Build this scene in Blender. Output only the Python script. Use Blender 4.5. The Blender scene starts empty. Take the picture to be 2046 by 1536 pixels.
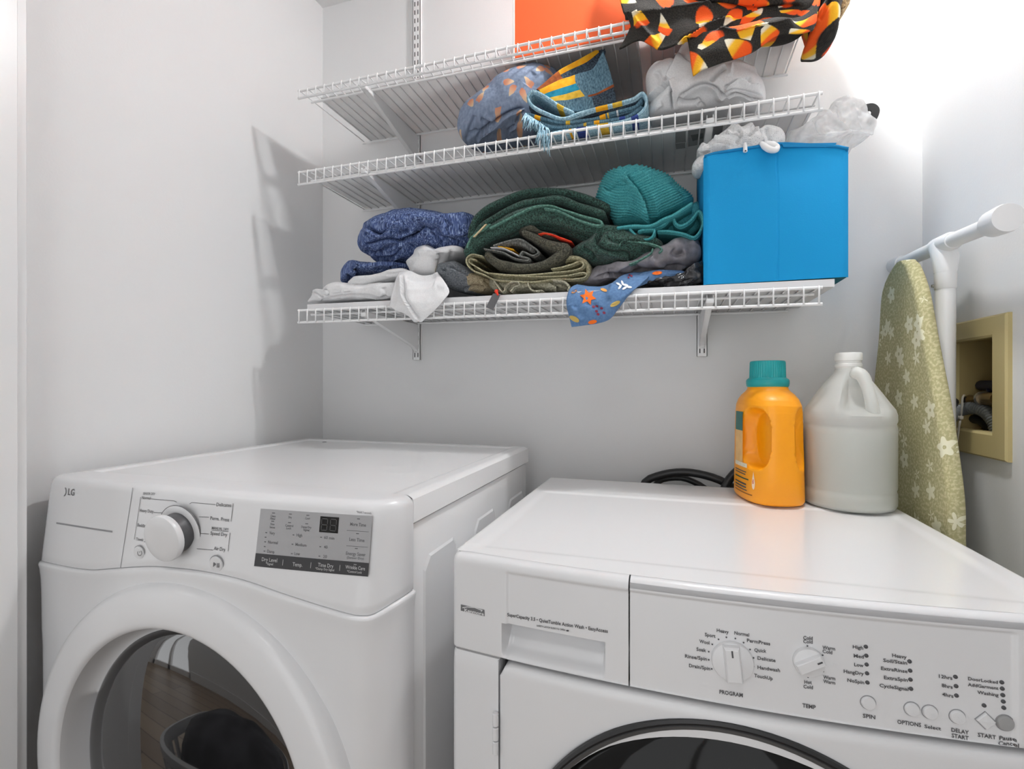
import bpy, bmesh, math, random
import numpy as np
from mathutils import Vector, Matrix, noise as mnoise

SC = bpy.context.scene
COL = SC.collection
PI = math.pi
random.seed(7)

# ------------------------------------------------------------------ camera
F_PX = 1000.0; CX = 1023.0; HOR = 770.0
YAW = math.atan((1340.0 - CX) / F_PX)
CAM = np.array([0.0, 0.0, 1.14])
cd = bpy.data.cameras.new('camera'); cam = bpy.data.objects.new('camera', cd); COL.objects.link(cam)
cam.location = CAM; cam.rotation_euler = (PI / 2, 0, YAW)
cd.sensor_width = 36; cd.lens = 36 * F_PX / 2046; cd.shift_y = (HOR - 768) / 2046; cd.clip_start = 0.02
SC.camera = cam

# ------------------------------------------------------------------ world, exposure, added hall fill
w = bpy.data.worlds.new('world'); SC.world = w; w.use_nodes = True
w.node_tree.nodes['Background'].inputs[0].default_value = (0.97, 0.985, 1.0, 1)
w.node_tree.nodes['Background'].inputs[1].default_value = 1.38
SC.view_settings.view_transform = 'Standard'; SC.view_settings.look = 'None'
SC.view_settings.gamma = 1.0; SC.view_settings.use_curve_mapping = False
SC.cycles.max_bounces = 6; SC.cycles.diffuse_bounces = 4; SC.cycles.glossy_bounces = 2; SC.cycles.transmission_bounces = 4; SC.cycles.transparent_max_bounces = 8
SC.cycles.caustics_reflective = False; SC.cycles.caustics_refractive = False; SC.cycles.adaptive_threshold = 0.08
SC.view_settings.exposure = 0.42
LAMP_POS = (0.19, 0.965, 2.345)      # centre of the small dome lamp on the closet ceiling
BULB_POWER = 305.0                   # emission strength of the closet lamp glass
FILL_POWER = 2.5                     # watts of each unseen lamp added in the hall as fill
def fill_lamp(x, y):
    ld = bpy.data.lights.new('fill_lamp_light', 'AREA'); ld.shape = 'DISK'; ld.size = 0.30; ld.energy = FILL_POWER
    lo = bpy.data.objects.new('fill_lamp_light', ld); COL.objects.link(lo); lo.location = (x, y, 2.325)
    return lo
FILL_LAMPS = [fill_lamp(-0.15, -0.60), fill_lamp(-2.2, -0.55)]

# ------------------------------------------------------------------ pixel <-> place helpers (real depth is always given)
_F = np.array([-math.sin(YAW), math.cos(YAW), 0.0]); _R = np.array([math.cos(YAW), math.sin(YAW), 0.0])
def ray(u, v): return _F + (u - CX) / F_PX * _R + np.array([0, 0, -(v - HOR) / F_PX])
def P(u, v, y=None, x=None, z=None):
    r = ray(u, v)
    t = (y - CAM[1]) / r[1] if y is not None else ((x - CAM[0]) / r[0] if x is not None else (z - CAM[2]) / r[2])
    return CAM + t * r
def depth_of(p): return float((np.asarray(p) - CAM) @ _F)
def on_surf(u, v, surf, y0=0.58):
    y = y0
    for _ in range(14):
        p = P(u, v, y=y); y = surf(p[0], p[2])
    return P(u, v, y=y)
def sstep(a, b, x):
    t = np.clip((np.asarray(x, float) - a) / (b - a), 0, 1); return t * t * (3 - 2 * t)

# ------------------------------------------------------------------ materials
def new_mat(name):
    m = bpy.data.materials.new(name); m.use_nodes = True
    nt = m.node_tree; b = nt.nodes['Principled BSDF']
    return m, nt, b
def N(nt, t, **kw):
    n = nt.nodes.new(t)
    for k, v in kw.items():
        if k.startswith('i_'): n.inputs[k[2:].replace('_', ' ')].default_value = v
        else: setattr(n, k, v)
    return n
def srgb(r, g, b):
    f = lambda c: (c / 255 / 12.92) if c / 255 <= 0.04045 else (((c / 255) + 0.055) / 1.055) ** 2.4
    return (f(r), f(g), f(b), 1)
MATS = {}
def mat(name, col, rough=0.5, metal=0.0, var=0.06, vscale=6.0, bump=0.0, bscale=200.0, bdist=0.001, coat=0.0, ior=1.5, trans=0.0, coord='Object', sheen=0.0):
    if name in MATS: return MATS[name]
    m, nt, b = new_mat(name)
    tc = N(nt, 'ShaderNodeTexCoord')
    nz = N(nt, 'ShaderNodeTexNoise', i_Scale=vscale, i_Detail=3.0)
    nt.links.new(tc.outputs[coord], nz.inputs['Vector'])
    mp = N(nt, 'ShaderNodeMapRange'); mp.inputs[3].default_value = 1 - var; mp.inputs[4].default_value = 1 + var
    nt.links.new(nz.outputs['Fac'], mp.inputs[0])
    mx = N(nt, 'ShaderNodeVectorMath', operation='SCALE'); mx.inputs[0].default_value = col[:3]
    nt.links.new(mp.outputs[0], mx.inputs['Scale']); nt.links.new(mx.outputs[0], b.inputs['Base Color'])
    b.inputs['Roughness'].default_value = rough; b.inputs['Metallic'].default_value = metal
    b.inputs['IOR'].default_value = ior; b.inputs['Coat Weight'].default_value = coat
    b.inputs['Transmission Weight'].default_value = trans
    if sheen: b.inputs['Sheen Weight'].default_value = sheen
    if bump:
        n2 = N(nt, 'ShaderNodeTexNoise', i_Scale=bscale, i_Detail=4.0); nt.links.new(tc.outputs[coord], n2.inputs['Vector'])
        bp = N(nt, 'ShaderNodeBump'); bp.inputs['Strength'].default_value = bump; bp.inputs['Distance'].default_value = bdist
        nt.links.new(n2.outputs['Fac'], bp.inputs['Height']); nt.links.new(bp.outputs[0], b.inputs['Normal'])
    MATS[name] = m
    return m
M_WALL = mat('wall_paint', (0.80, 0.80, 0.80), 0.62, var=0.012, vscale=2.0, bump=0.25, bscale=240, bdist=0.0006)
M_CEIL = mat('ceiling_paint', (0.84, 0.84, 0.84), 0.8, var=0.01, bump=0.3, bscale=160)
M_TRIM = mat('trim_gloss_paint', (0.82, 0.82, 0.82), 0.28, var=0.01, bump=0.15, bscale=40, bdist=0.0008)
M_ENAM = mat('white_enamel', (0.86, 0.86, 0.865), 0.22, var=0.008, vscale=3, coat=0.3)
M_PLAST = mat('white_appliance_plastic', (0.75, 0.75, 0.76), 0.27, var=0.008, vscale=3)
M_WIRE = mat('white_vinyl_wire', (0.87, 0.87, 0.87), 0.35, var=0.01)
M_DARK = mat('recess_shade', (0.02, 0.02, 0.02), 0.7)
M_INK = mat('grey_print', (0.16, 0.16, 0.165), 0.6, var=0.05)
M_INKL = mat('light_grey_print', (0.30, 0.30, 0.31), 0.6, var=0.05)
M_INKD = mat('dark_print', (0.07, 0.07, 0.075), 0.5, var=0.05)
M_WPRINT = mat('white_print', (0.75, 0.75, 0.75), 0.6, var=0.02)
M_GLASS = mat('dark_door_glass', (0.012, 0.012, 0.013), 0.03, ior=2.1, var=0.02)
M_CHROME = mat('brushed_steel', (0.55, 0.54, 0.52), 0.35, metal=1.0)
M_BLACK = mat('black_rubber', (0.02, 0.02, 0.021), 0.42, var=0.1)

# ------------------------------------------------------------------ mesh helpers
ROOT = {}
def link(o, parent=None):
    COL.objects.link(o)
    if parent is not None: o.parent = parent; ROOT[o.name] = ROOT[parent.name]
    return o
def thing(name, label, cat, loc=(0, 0, 0), group=None, rot=None):
    o = bpy.data.objects.new(name, None); o.empty_display_size = 0.05; COL.objects.link(o)
    o.location = loc; ROOT[o.name] = np.array(loc, float)
    if rot: o.rotation_euler = rot
    o['label'] = label; o['category'] = cat
    if group: o['group'] = group
    return o
def make_mesh(name, V, F, m, smooth=True, uv=None):
    me = bpy.data.meshes.new(name)
    me.from_pydata([tuple(map(float, p)) for p in V], [], [tuple(map(int, f)) for f in F])
    me.materials.append(m)
    if smooth: me.polygons.foreach_set('use_smooth', [True] * len(me.polygons))
    if uv is not None:
        l = me.uv_layers.new(name='UVMap'); idx = np.empty(len(me.loops), int); me.loops.foreach_get('vertex_index', idx)
        l.data.foreach_set('uv', np.asarray(uv, float)[idx].ravel())
    me.update(); return me
def part(name, V, F, m, parent, smooth=True, label=None, sharp=40, uv=None):
    V = np.asarray(V, float) - ROOT[parent.name]
    me = make_mesh(name, V, F, m, smooth, uv)
    if smooth and sharp: me.set_sharp_from_angle(angle=math.radians(sharp))
    o = link(bpy.data.objects.new(name, me), parent)
    if label: o['label'] = label
    return o
def solo(name, V, F, m, label, cat, group=None, smooth=True, sharp=40, uv=None, loc=None):
    V = np.asarray(V, float)
    if loc is None: loc = np.array([V[:, 0].mean(), V[:, 1].mean(), V[:, 2].min()])
    me = make_mesh(name, V - loc, F, m, smooth, uv)
    if smooth and sharp: me.set_sharp_from_angle(angle=math.radians(sharp))
    o = bpy.data.objects.new(name, me); COL.objects.link(o); o.location = loc; ROOT[o.name] = np.array(loc, float)
    o['label'] = label; o['category'] = cat
    if group: o['group'] = group
    return o
def struct(name, V, F, m, smooth=False):
    me = make_mesh(name, V, F, m, smooth); o = bpy.data.objects.new(name, me); COL.objects.link(o); o['kind'] = 'structure'
    ROOT[o.name] = np.zeros(3); return o
def join(*ms):
    V = []; F = []; n = 0
    for v, f in ms:
        V.extend(list(map(tuple, v))); F.extend([tuple(i + n for i in q) for q in f]); n += len(v)
    return V, F
def box(x0, x1, y0, y1, z0, z1, bev=0.0, seg=2):
    bm = bmesh.new(); bmesh.ops.create_cube(bm, size=1)
    for v in bm.verts: v.co = ((x0 + x1) / 2 + v.co.x * (x1 - x0), (y0 + y1) / 2 + v.co.y * (y1 - y0), (z0 + z1) / 2 + v.co.z * (z1 - z0))
    if bev: bmesh.ops.bevel(bm, geom=list(bm.edges), offset=bev, segments=seg, profile=0.5, affect='EDGES')
    bm.verts.index_update()
    V = [tuple(v.co) for v in bm.verts]; F = [tuple(v.index for v in f.verts) for f in bm.faces]; bm.free()
    return V, F
def xform(ms, mtx):
    V, F = ms; return [tuple(mtx @ Vector(p)) for p in V], F
def catmull(pts, n):
    pts = np.asarray(pts, float)
    if len(pts) == 2: t = np.linspace(0, 1, n)[:, None]; return pts[0] * (1 - t) + pts[1] * t
    d = np.r_[0, np.cumsum(np.linalg.norm(np.diff(pts, axis=0), axis=1))]; d /= d[-1]
    return catmull_t(pts, d, np.linspace(0, 1, n))
def catmull_t(pts, d, t):
    pts = np.asarray(pts, float); k = len(pts)
    m = np.zeros_like(pts)
    for i in range(k):
        a = max(i - 1, 0); b = min(i + 1, k - 1); m[i] = (pts[b] - pts[a]) / max(d[b] - d[a], 1e-9)
    i = np.clip(np.searchsorted(d, t, side='right') - 1, 0, k - 2); h = (d[i + 1] - d[i]); s = (t - d[i]) / np.maximum(h, 1e-9)
    s = s[:, None]; h = h[:, None]
    return (2*s**3-3*s**2+1)*pts[i] + (s**3-2*s**2+s)*h*m[i] + (-2*s**3+3*s**2)*pts[i+1] + (s**3-s**2)*h*m[i+1]
def loft(loops, cap=True, closed=True, flip=False):
    n = len(loops[0]); V = [tuple(p) for L in loops for p in L]; F = []
    for j in range(len(loops) - 1):
        for i in range(n if closed else n - 1):
            a = j * n + i; b = j * n + (i + 1) % n
            F.append((a, b, b + n, a + n))
    if cap and closed: F.append(tuple(range(n - 1, -1, -1))); F.append(tuple((len(loops) - 1) * n + i for i in range(n)))
    if flip: F = [q[::-1] for q in F]
    return V, F
def tube(path, r, seg=10, n=None, cap=True):
    path = catmull(path, n) if n else np.asarray(path, float)
    rr = np.full(len(path), r) if np.isscalar(r) else np.interp(np.linspace(0, 1, len(path)), np.linspace(0, 1, len(r)), r)
    T = np.gradient(path, axis=0); T /= np.linalg.norm(T, axis=1)[:, None] + 1e-12
    up = np.array([0, 0, 1.0]) if abs(T[0][2]) < 0.9 else np.array([1.0, 0, 0])
    nrm = np.cross(T[0], up); nrm /= np.linalg.norm(nrm); loops = []
    for i in range(len(path)):
        nrm = nrm - T[i] * (nrm @ T[i]); nrm /= np.linalg.norm(nrm) + 1e-12; b = np.cross(T[i], nrm)
        loops.append([path[i] + rr[i] * (math.cos(a) * nrm + math.sin(a) * b) for a in np.linspace(0, 2 * PI, seg, endpoint=False)])
    return loft(loops, cap)
def lathe(prof, c, axis='z', seg=48, capt=False, capb=False, sx=1.0, sy=1.0):
    loops = []
    for r, h in prof:
        L = []
        for a in np.linspace(0, 2 * PI, seg, endpoint=False):
            if axis == 'z': L.append((c[0] + sx * r * math.cos(a), c[1] + sy * r * math.sin(a), c[2] + h))
            elif axis == 'y': L.append((c[0] + r * math.cos(a), c[1] + h, c[2] + r * math.sin(a)))
            else: L.append((c[0] + h, c[1] + r * math.cos(a), c[2] + r * math.sin(a)))
        loops.append(L)
    V, F = loft(loops, cap=False); n = seg
    if capb: F.append(tuple(range(n - 1, -1, -1)))
    if capt: F.append(tuple((len(loops) - 1) * n + i for i in range(n)))
    return V, F
def gridmesh(fn, us, vs):
    V = [fn(u, v) for v in vs for u in us]; n = len(us)
    F = [(j * n + i, j * n + i + 1, (j + 1) * n + i + 1, (j + 1) * n + i) for j in range(len(vs) - 1) for i in range(n - 1)]
    return V, F

# ------------------------------------------------------------------ the room
LX = -1.0856; RX = 0.5489; DY = 1.3748; CZ = 2.375
HX0 = -3.7; HX1 = 1.5; HY0 = -1.15; FY0 = 0.40; FY1 = 0.50   # hall outside the closet
def slab(name, x0, x1, y0, y1, z0, z1, m): return struct(name, *box(x0, x1, y0, y1, z0, z1), m)
slab('wall_back', LX - 0.1, RX + 0.1, DY, DY + 0.1, 0, CZ, M_WALL)
slab('wall_left', LX - 0.1, LX, FY1, DY, 0, CZ, M_WALL)
# right wall with the opening for the laundry outlet box
BX_Y0, BX_Y1, BX_Z0, BX_Z1 = 1.098, 1.252, 1.050, 1.232
struct('wall_right', *join(box(RX, RX + 0.1, FY1, BX_Y0, 0, CZ), box(RX, RX + 0.1, BX_Y1, DY, 0, CZ),
       box(RX, RX + 0.1, BX_Y0, BX_Y1, 0, BX_Z0), box(RX, RX + 0.1, BX_Y0, BX_Y1, BX_Z1, CZ)), M_WALL)
slab('ceiling', HX0 - 0.1, HX1 + 0.1, HY0 - 0.1, DY + 0.1, CZ, CZ + 0.08, M_CEIL)
# floor: wood planks (seen only as a reflection in the dryer door)
mf, nt, b = new_mat('wood_floor')
tc = N(nt, 'ShaderNodeTexCoord'); br = N(nt, 'ShaderNodeTexBrick'); br.inputs['Scale'].default_value = 1.0
br.inputs['Color1'].default_value = srgb(138, 118, 98); br.inputs['Color2'].default_value = srgb(170, 148, 124); br.inputs['Mortar'].default_value = srgb(50, 36, 26)
br.inputs['Brick Width'].default_value = 1.1; br.inputs['Row Height'].default_value = 0.12; br.inputs['Mortar Size'].default_value = 0.003
nt.links.new(tc.outputs['Object'], br.inputs['Vector']); nt.links.new(br.outputs['Color'], b.inputs['Base Color']); b.inputs['Roughness'].default_value = 0.35
slab('floor', HX0 - 0.1, HX1 + 0.1, HY0 - 0.1, DY + 0.1, -0.06, 0, mf)
# front of the closet: header and the two pieces of wall beside the opening
struct('wall_front', *join(box(HX0, LX + 0.03, FY0, FY1, 0, CZ), box(RX - 0.04, HX1, FY0, FY1, 0, CZ), box(LX + 0.03, RX - 0.04, FY0, FY1, 2.30, CZ)), M_WALL)
FILL_OPEN = (-0.75, 0.65); OPEN_B = (-3.25, -2.35)     # hall wall doors; the first is added to let fill daylight in
struct('wall_hall', *join(box(HX0, OPEN_B[0], HY0 - 0.1, HY0, 0, CZ), box(OPEN_B[1], FILL_OPEN[0], HY0 - 0.1, HY0, 0, CZ), box(FILL_OPEN[1], HX1, HY0 - 0.1, HY0, 0, CZ), box(OPEN_B[0], OPEN_B[1], HY0 - 0.1, HY0, 2.05, CZ), box(FILL_OPEN[0], FILL_OPEN[1], HY0 - 0.1, HY0, 2.05, CZ), box(HX1, HX1 + 0.1, HY0, FY1, 0, CZ),
       box(HX0 - 0.1, HX0, HY0, -0.78, 0, CZ), box(HX0 - 0.1, HX0, 0.08, FY1, 0, CZ), box(HX0 - 0.1, HX0, -0.78, 0.08, 2.05, CZ)), M_WALL)
# glazed hall door opening to daylight at the far end of the hall
struct('trim_2', *join(box(HX0 - 0.02, HX0 + 0.015, -0.86, -0.78, 0, 2.12), box(HX0 - 0.02, HX0 + 0.015, 0.08, 0.16, 0, 2.12), box(HX0 - 0.02, HX0 + 0.015, -0.86, 0.16, 2.05, 2.13)), M_TRIM)
struct('baseboard_hall', *join(box(HX0, OPEN_B[0], HY0, HY0 + 0.015, 0, 0.12), box(OPEN_B[1], FILL_OPEN[0], HY0, HY0 + 0.015, 0, 0.12), box(FILL_OPEN[1], HX1, HY0, HY0 + 0.015, 0, 0.12)), M_TRIM)
for k, (a, b_) in enumerate((FILL_OPEN, OPEN_B)):
    struct('door_%d' % (k + 1), *join(box(a, a + 0.05, HY0 - 0.06, HY0 - 0.02, 0, 2.05), box(b_ - 0.05, b_, HY0 - 0.06, HY0 - 0.02, 0, 2.05), box(a, b_, HY0 - 0.06, HY0 - 0.02, 2.0, 2.05), box(a, b_, HY0 - 0.06, HY0 - 0.02, 0, 0.08), box((a + b_) / 2 - 0.025, (a + b_) / 2 + 0.025, HY0 - 0.06, HY0 - 0.02, 0, 2.05)), M_TRIM)  # first frame belongs to the opening added for fill
    pl = bpy.data.lights.new('daylight_portal', 'AREA'); pl.shape = 'RECTANGLE'; pl.size = b_ - a; pl.size_y = 2.05; pl.cycles.is_portal = True
    po = bpy.data.objects.new('daylight_portal', pl); COL.objects.link(po); po.location = ((a + b_) / 2, HY0 - 0.09, 1.025); po.rotation_euler = (PI / 2, 0, 0)
# door jamb seen at the left edge of the picture: jamb board and stop strip
struct('trim_1', *join(box(LX, -1.030, 0.40, 0.5555, 0, 2.30, 0.002), box(LX + 0.02, -1.0215, 0.44, 0.5385, 0, 2.29, 0.0015)), M_TRIM, False)

# ------------------------------------------------------------------ closet ceiling lamp (above the frame)
m, nt, b = new_mat('bulb_glow'); b.inputs['Base Color'].default_value = (1, 1, 1, 1)
b.inputs['Emission Color'].default_value = (0.975, 0.99, 1.0, 1); b.inputs['Emission Strength'].default_value = BULB_POWER
t = thing('ceiling_lamp', 'small round white dome lamp on the closet ceiling above the shelves', 'lamp', (LAMP_POS[0], LAMP_POS[1], CZ))
part('base_plate', *lathe([(0.075, CZ - LAMP_POS[2]), (0.075, 0.016), (0.066, 0.008), (0.046, 0.004)], LAMP_POS, capt=True, capb=True, seg=32), M_PLAST, t)
part('glass_dome', *lathe([(0.045, 0.004)] + [(0.045 * math.cos(a), -0.045 * math.sin(a)) for a in np.linspace(0.05, PI / 2 - 0.06, 7)], LAMP_POS, capt=True, seg=18), m, t)
for i, lo in enumerate(FILL_LAMPS):  # housings of the added fill lamps
    p = lo.location
    t = thing('hall_fill_lamp', ['added flat round fill lamp in the hall outside the closet', 'added flat round fill lamp near the far hall door'][i], 'lamp', (p[0], p[1], 2.33))
    part('rim', *lathe([(0.17, 0.045), (0.172, 0.015), (0.16, 0.0), (0.155, 0.012)], (p[0], p[1], 2.33), seg=32, capt=True, capb=True), M_PLAST, t)
    lo.parent = t; lo.location = (0, 0, -0.005)
# ------------------------------------------------------------------ wire shelving
WALLF = DY
ST_X = (-0.7366, 0.0762)
m_std = M_WIRE
SLOT = box(-0.0012, 0.0012, -0.0006, 0.0006, -0.0065, 0.0065)
slot_me = make_mesh('slot', *SLOT, M_DARK, False)  # solid dark boxes for open slots, their shade put into the colour
for k, x in enumerate(ST_X):
    t = thing('shelf_standard', ['white slotted shelf standard near the left corner', 'white slotted shelf standard behind the blue bin'][k], 'standard', (x, DY, 1.215 + 0.003 * (1 - k)), 'shelf standards')
    z0 = 1.218 if k == 0 else 1.2145
    part('rail', *join(box(x - 0.0125, x + 0.0125, DY - 0.0125, DY - 0.0105, z0, 2.33), box(x - 0.0125, x - 0.011, DY - 0.0125, DY, z0, 2.33), box(x + 0.011, x + 0.0125, DY - 0.0125, DY, z0, 2.33)), m_std, t, smooth=False)
    rows = [z0 + 0.0145 + 0.0254 * i for i in range(44)]
    for z in rows:
        if k == 1 and z > 1.30: continue
        for sx in (-0.0052, 0.0052):
            o = bpy.data.objects.new('slot', slot_me); link(o, t); o.location = (sx, -0.0127, z - t.location.z)
    zz = z0 + 0.0145 + 0.0127 + 0.001
    part('screw', *lathe([(0.0046, -0.0145), (0.0044, -0.0155), (0.0028, -0.0162)], (x, DY, zz), 'y', 14, capt=True), M_CHROME, t)

SH_X0, SH_X1 = -0.925, 0.2725
def rail_mesh(x0, x1, y, z, r): return tube([(x0, y, z), (x0 + 0.002, y, z), (x1 - 0.002, y, z), (x1, y, z)], [r * 0.75, r, r, r * 0.75] if False else r, 10)
def wire_shelf(label, zl, zr, lip):
    """zl / zr: height of the deck rail at the left and right end."""
    L = SH_X1 - SH_X0; yF = 1.0748; yB = DY - 0.016
    t = thing('wire_shelf', label, 'shelf', (SH_X0, yB, zl), 'wire shelves', rot=(0, -math.atan2(zr - zl, L), 0))
    ROOT[t.name] = np.zeros(3)            # parts below are written in the shelf's own frame
    yf = yF - yB
    def rail(name, y, z, r, x0=0, x1=L): part(name, *tube([(x0, y, z), (x1, y, z)], r, 10), M_WIRE, t)
    rail('front_rail', yf, 0.0, 0.0031); rail('lip_rail', yf, -lip, 0.0031)
    rail('deck_rail', yf + 0.046, -0.0048, 0.0030, 0.003, L - 0.003); rail('back_rail', 0.0, -0.0048, 0.0030, 0.002, L - 0.002)
    r = 0.00165; rr = 0.0031 + r
    path = [(0, 0.003, 0.0), (0, yf + 0.004, 0.0), (0, yf - 0.0035, 0.0018), (0, yf - rr, -0.0025), (0, yf - rr, -lip - 0.001)]
    me = make_mesh('wire', *tube(path, r, 6), M_WIRE)
    n = 47
    for i in range(n):
        o = bpy.data.objects.new('wire', me); link(o, t); o.location = (0.0065 + i * (L - 0.013) / (n - 1), 0, 0.0)
    return t
S_TOP = wire_shelf('topmost wire shelf, under the orange box and fleece blanket', 1.906, 1.899, 0.0185)
S_MID = wire_shelf('middle wire shelf carrying the denim quilt and white sheets', 1.6940, 1.6905, 0.0310)
S_BOT = wire_shelf('lowest wire shelf carrying the towels and blue bin', 1.3350, 1.3245, 0.0310)
def zshelf(which, x):
    zl, zr = {'top': (1.906, 1.899), 'mid': (1.6940, 1.6905), 'bot': (1.3350, 1.3245)}[which]
    return zl + (zr - zl) * (x - SH_X0) / (SH_X1 - SH_X0)

# brackets
def bracket(label, x, which, ln=0.255, h=0.072):
    z = zshelf(which, x) - 0.0085
    y0 = DY - 0.0135; y1 = y0 - ln
    def outline(xx, s):
        return [(xx, y0, z), (xx, y1 - 0.012, z + 0.0), (xx, y1 - 0.016, z + 0.007), (xx, y1 - 0.021, z + 0.004), (xx, y1 - 0.018, z - 0.010), (xx, y1 + 0.03, z - 0.018 + s), (xx, y0 - 0.03, z - h + 0.006 + s), (xx, y0 - 0.006, z - h - 0.006), (xx, y0, z - h - 0.012)]
    def sheet(xa, xb):
        return loft([outline(xa, 0), outline(xb, 0)])
    t = thing('shelf_bracket', label, 'bracket', (x, y0, z - h), 'shelf brackets')
    part('side_plate', *sheet(x - 0.0065, x - 0.0053), M_WIRE, t, smooth=False)
    part('side_plate', *sheet(x + 0.0053, x + 0.0065), M_WIRE, t, smooth=False)
    low = [(y1 - 0.018, z - 0.010), (y1 + 0.03, z - 0.018), (y0 - 0.03, z - h + 0.006), (y0 - 0.006, z - h - 0.006), (y0, z - h - 0.012)]
    V, F = loft([[(x - 0.0062, a, b), (x + 0.0062, a, b), (x + 0.0062, a, b + 0.0015), (x - 0.0062, a, b + 0.0015)] for a, b in low])
    part('lower_flange', V, F, M_WIRE, t, smooth=False)
    part('front_cap', *box(x - 0.008, x + 0.008, y1 - 0.022, y1 - 0.006, z - 0.012, z - 0.001, 0.003), M_WIRE, t)
for lab, x, wh in (('white steel bracket under the left end of the topmost shelf', ST_X[0], 'top'),
                   ('white steel bracket under the left end of the middle shelf', ST_X[0], 'mid'),
                   ('white steel bracket under the left end of the lowest shelf', ST_X[0], 'bot'),
                   ('white steel bracket under the topmost shelf behind the fleece', ST_X[1], 'top'),
                   ('white steel bracket under the middle shelf, left of the blue bin top', ST_X[1], 'mid'),
                   ('white steel bracket under the lowest shelf below the blue bin', ST_X[1], 'bot')):
    bracket(lab, x, wh)

# shelf liners (translucent white sheets on the two upper shelves, a board on the lowest)
ml, nt, b = new_mat('liner_plastic'); b.inputs['Roughness'].default_value = 0.45
tc = N(nt, 'ShaderNodeTexCoord'); nz = N(nt, 'ShaderNodeTexNoise', i_Scale=30.0); nt.links.new(tc.outputs['Object'], nz.inputs['Vector'])
rp = N(nt, 'ShaderNodeValToRGB'); rp.color_ramp.elements[0].color = (0.80, 0.80, 0.80, 1); rp.color_ramp.elements[1].color = (0.86, 0.86, 0.86, 1)
nt.links.new(nz.outputs['Fac'], rp.inputs[0]); nt.links.new(rp.outputs[0], b.inputs['Base Color'])
tl = N(nt, 'ShaderNodeBsdfTranslucent'); nt.links.new(rp.outputs[0], tl.inputs['Color'])
ms = N(nt, 'ShaderNodeMixShader'); ms.inputs[0].default_value = 0.55
nt.links.new(b.outputs[0], ms.inputs[1]); nt.links.new(tl.outputs[0], ms.inputs[2]); nt.links.new(ms.outputs[0], nt.nodes['Material Output'].inputs['Surface'])
def liner(label, which, x0, x1, y0, y1, th):
    za = zshelf(which, x0) + 0.0021; zb = zshelf(which, x1) + 0.0021
    V = [(x0, y0, za), (x1, y0, zb), (x1, y1, zb), (x0, y1, za), (x0, y0, za + th), (x1, y0, zb + th), (x1, y1, zb + th), (x0, y1, za + th)]
    F = [(3, 2, 1, 0), (4, 5, 6, 7), (0, 1, 5, 4), (1, 2, 6, 5), (2, 3, 7, 6), (3, 0, 4, 7)]
    return V, F
TL = thing('shelf_liner', 'thin white plastic liner lying on the topmost wire shelf', 'shelf liner', (-0.3, 1.22, 1.905), 'shelf liners')
part('sheet', *liner('', 'top', -0.899, 0.262, 1.1215, DY - 0.012, 0.0022), ml, TL, smooth=False)
MLn = thing('shelf_liner', 'thin white plastic liner lying on the middle wire shelf', 'shelf liner', (-0.3, 1.22, 1.694), 'shelf liners')
part('sheet', *liner('', 'mid', -0.915, 0.272, 1.1215, DY - 0.012, 0.0022), ml, MLn, smooth=False)
BL = thing('shelf_board', 'thick white board lying on the lowest wire shelf', 'shelf board', (-0.3, 1.22, 1.335), 'shelf liners')
part('board', *liner('', 'bot', -0.9035, 0.2946, 1.083, DY - 0.012, 0.0145), M_PLAST, BL, smooth=False)
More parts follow.
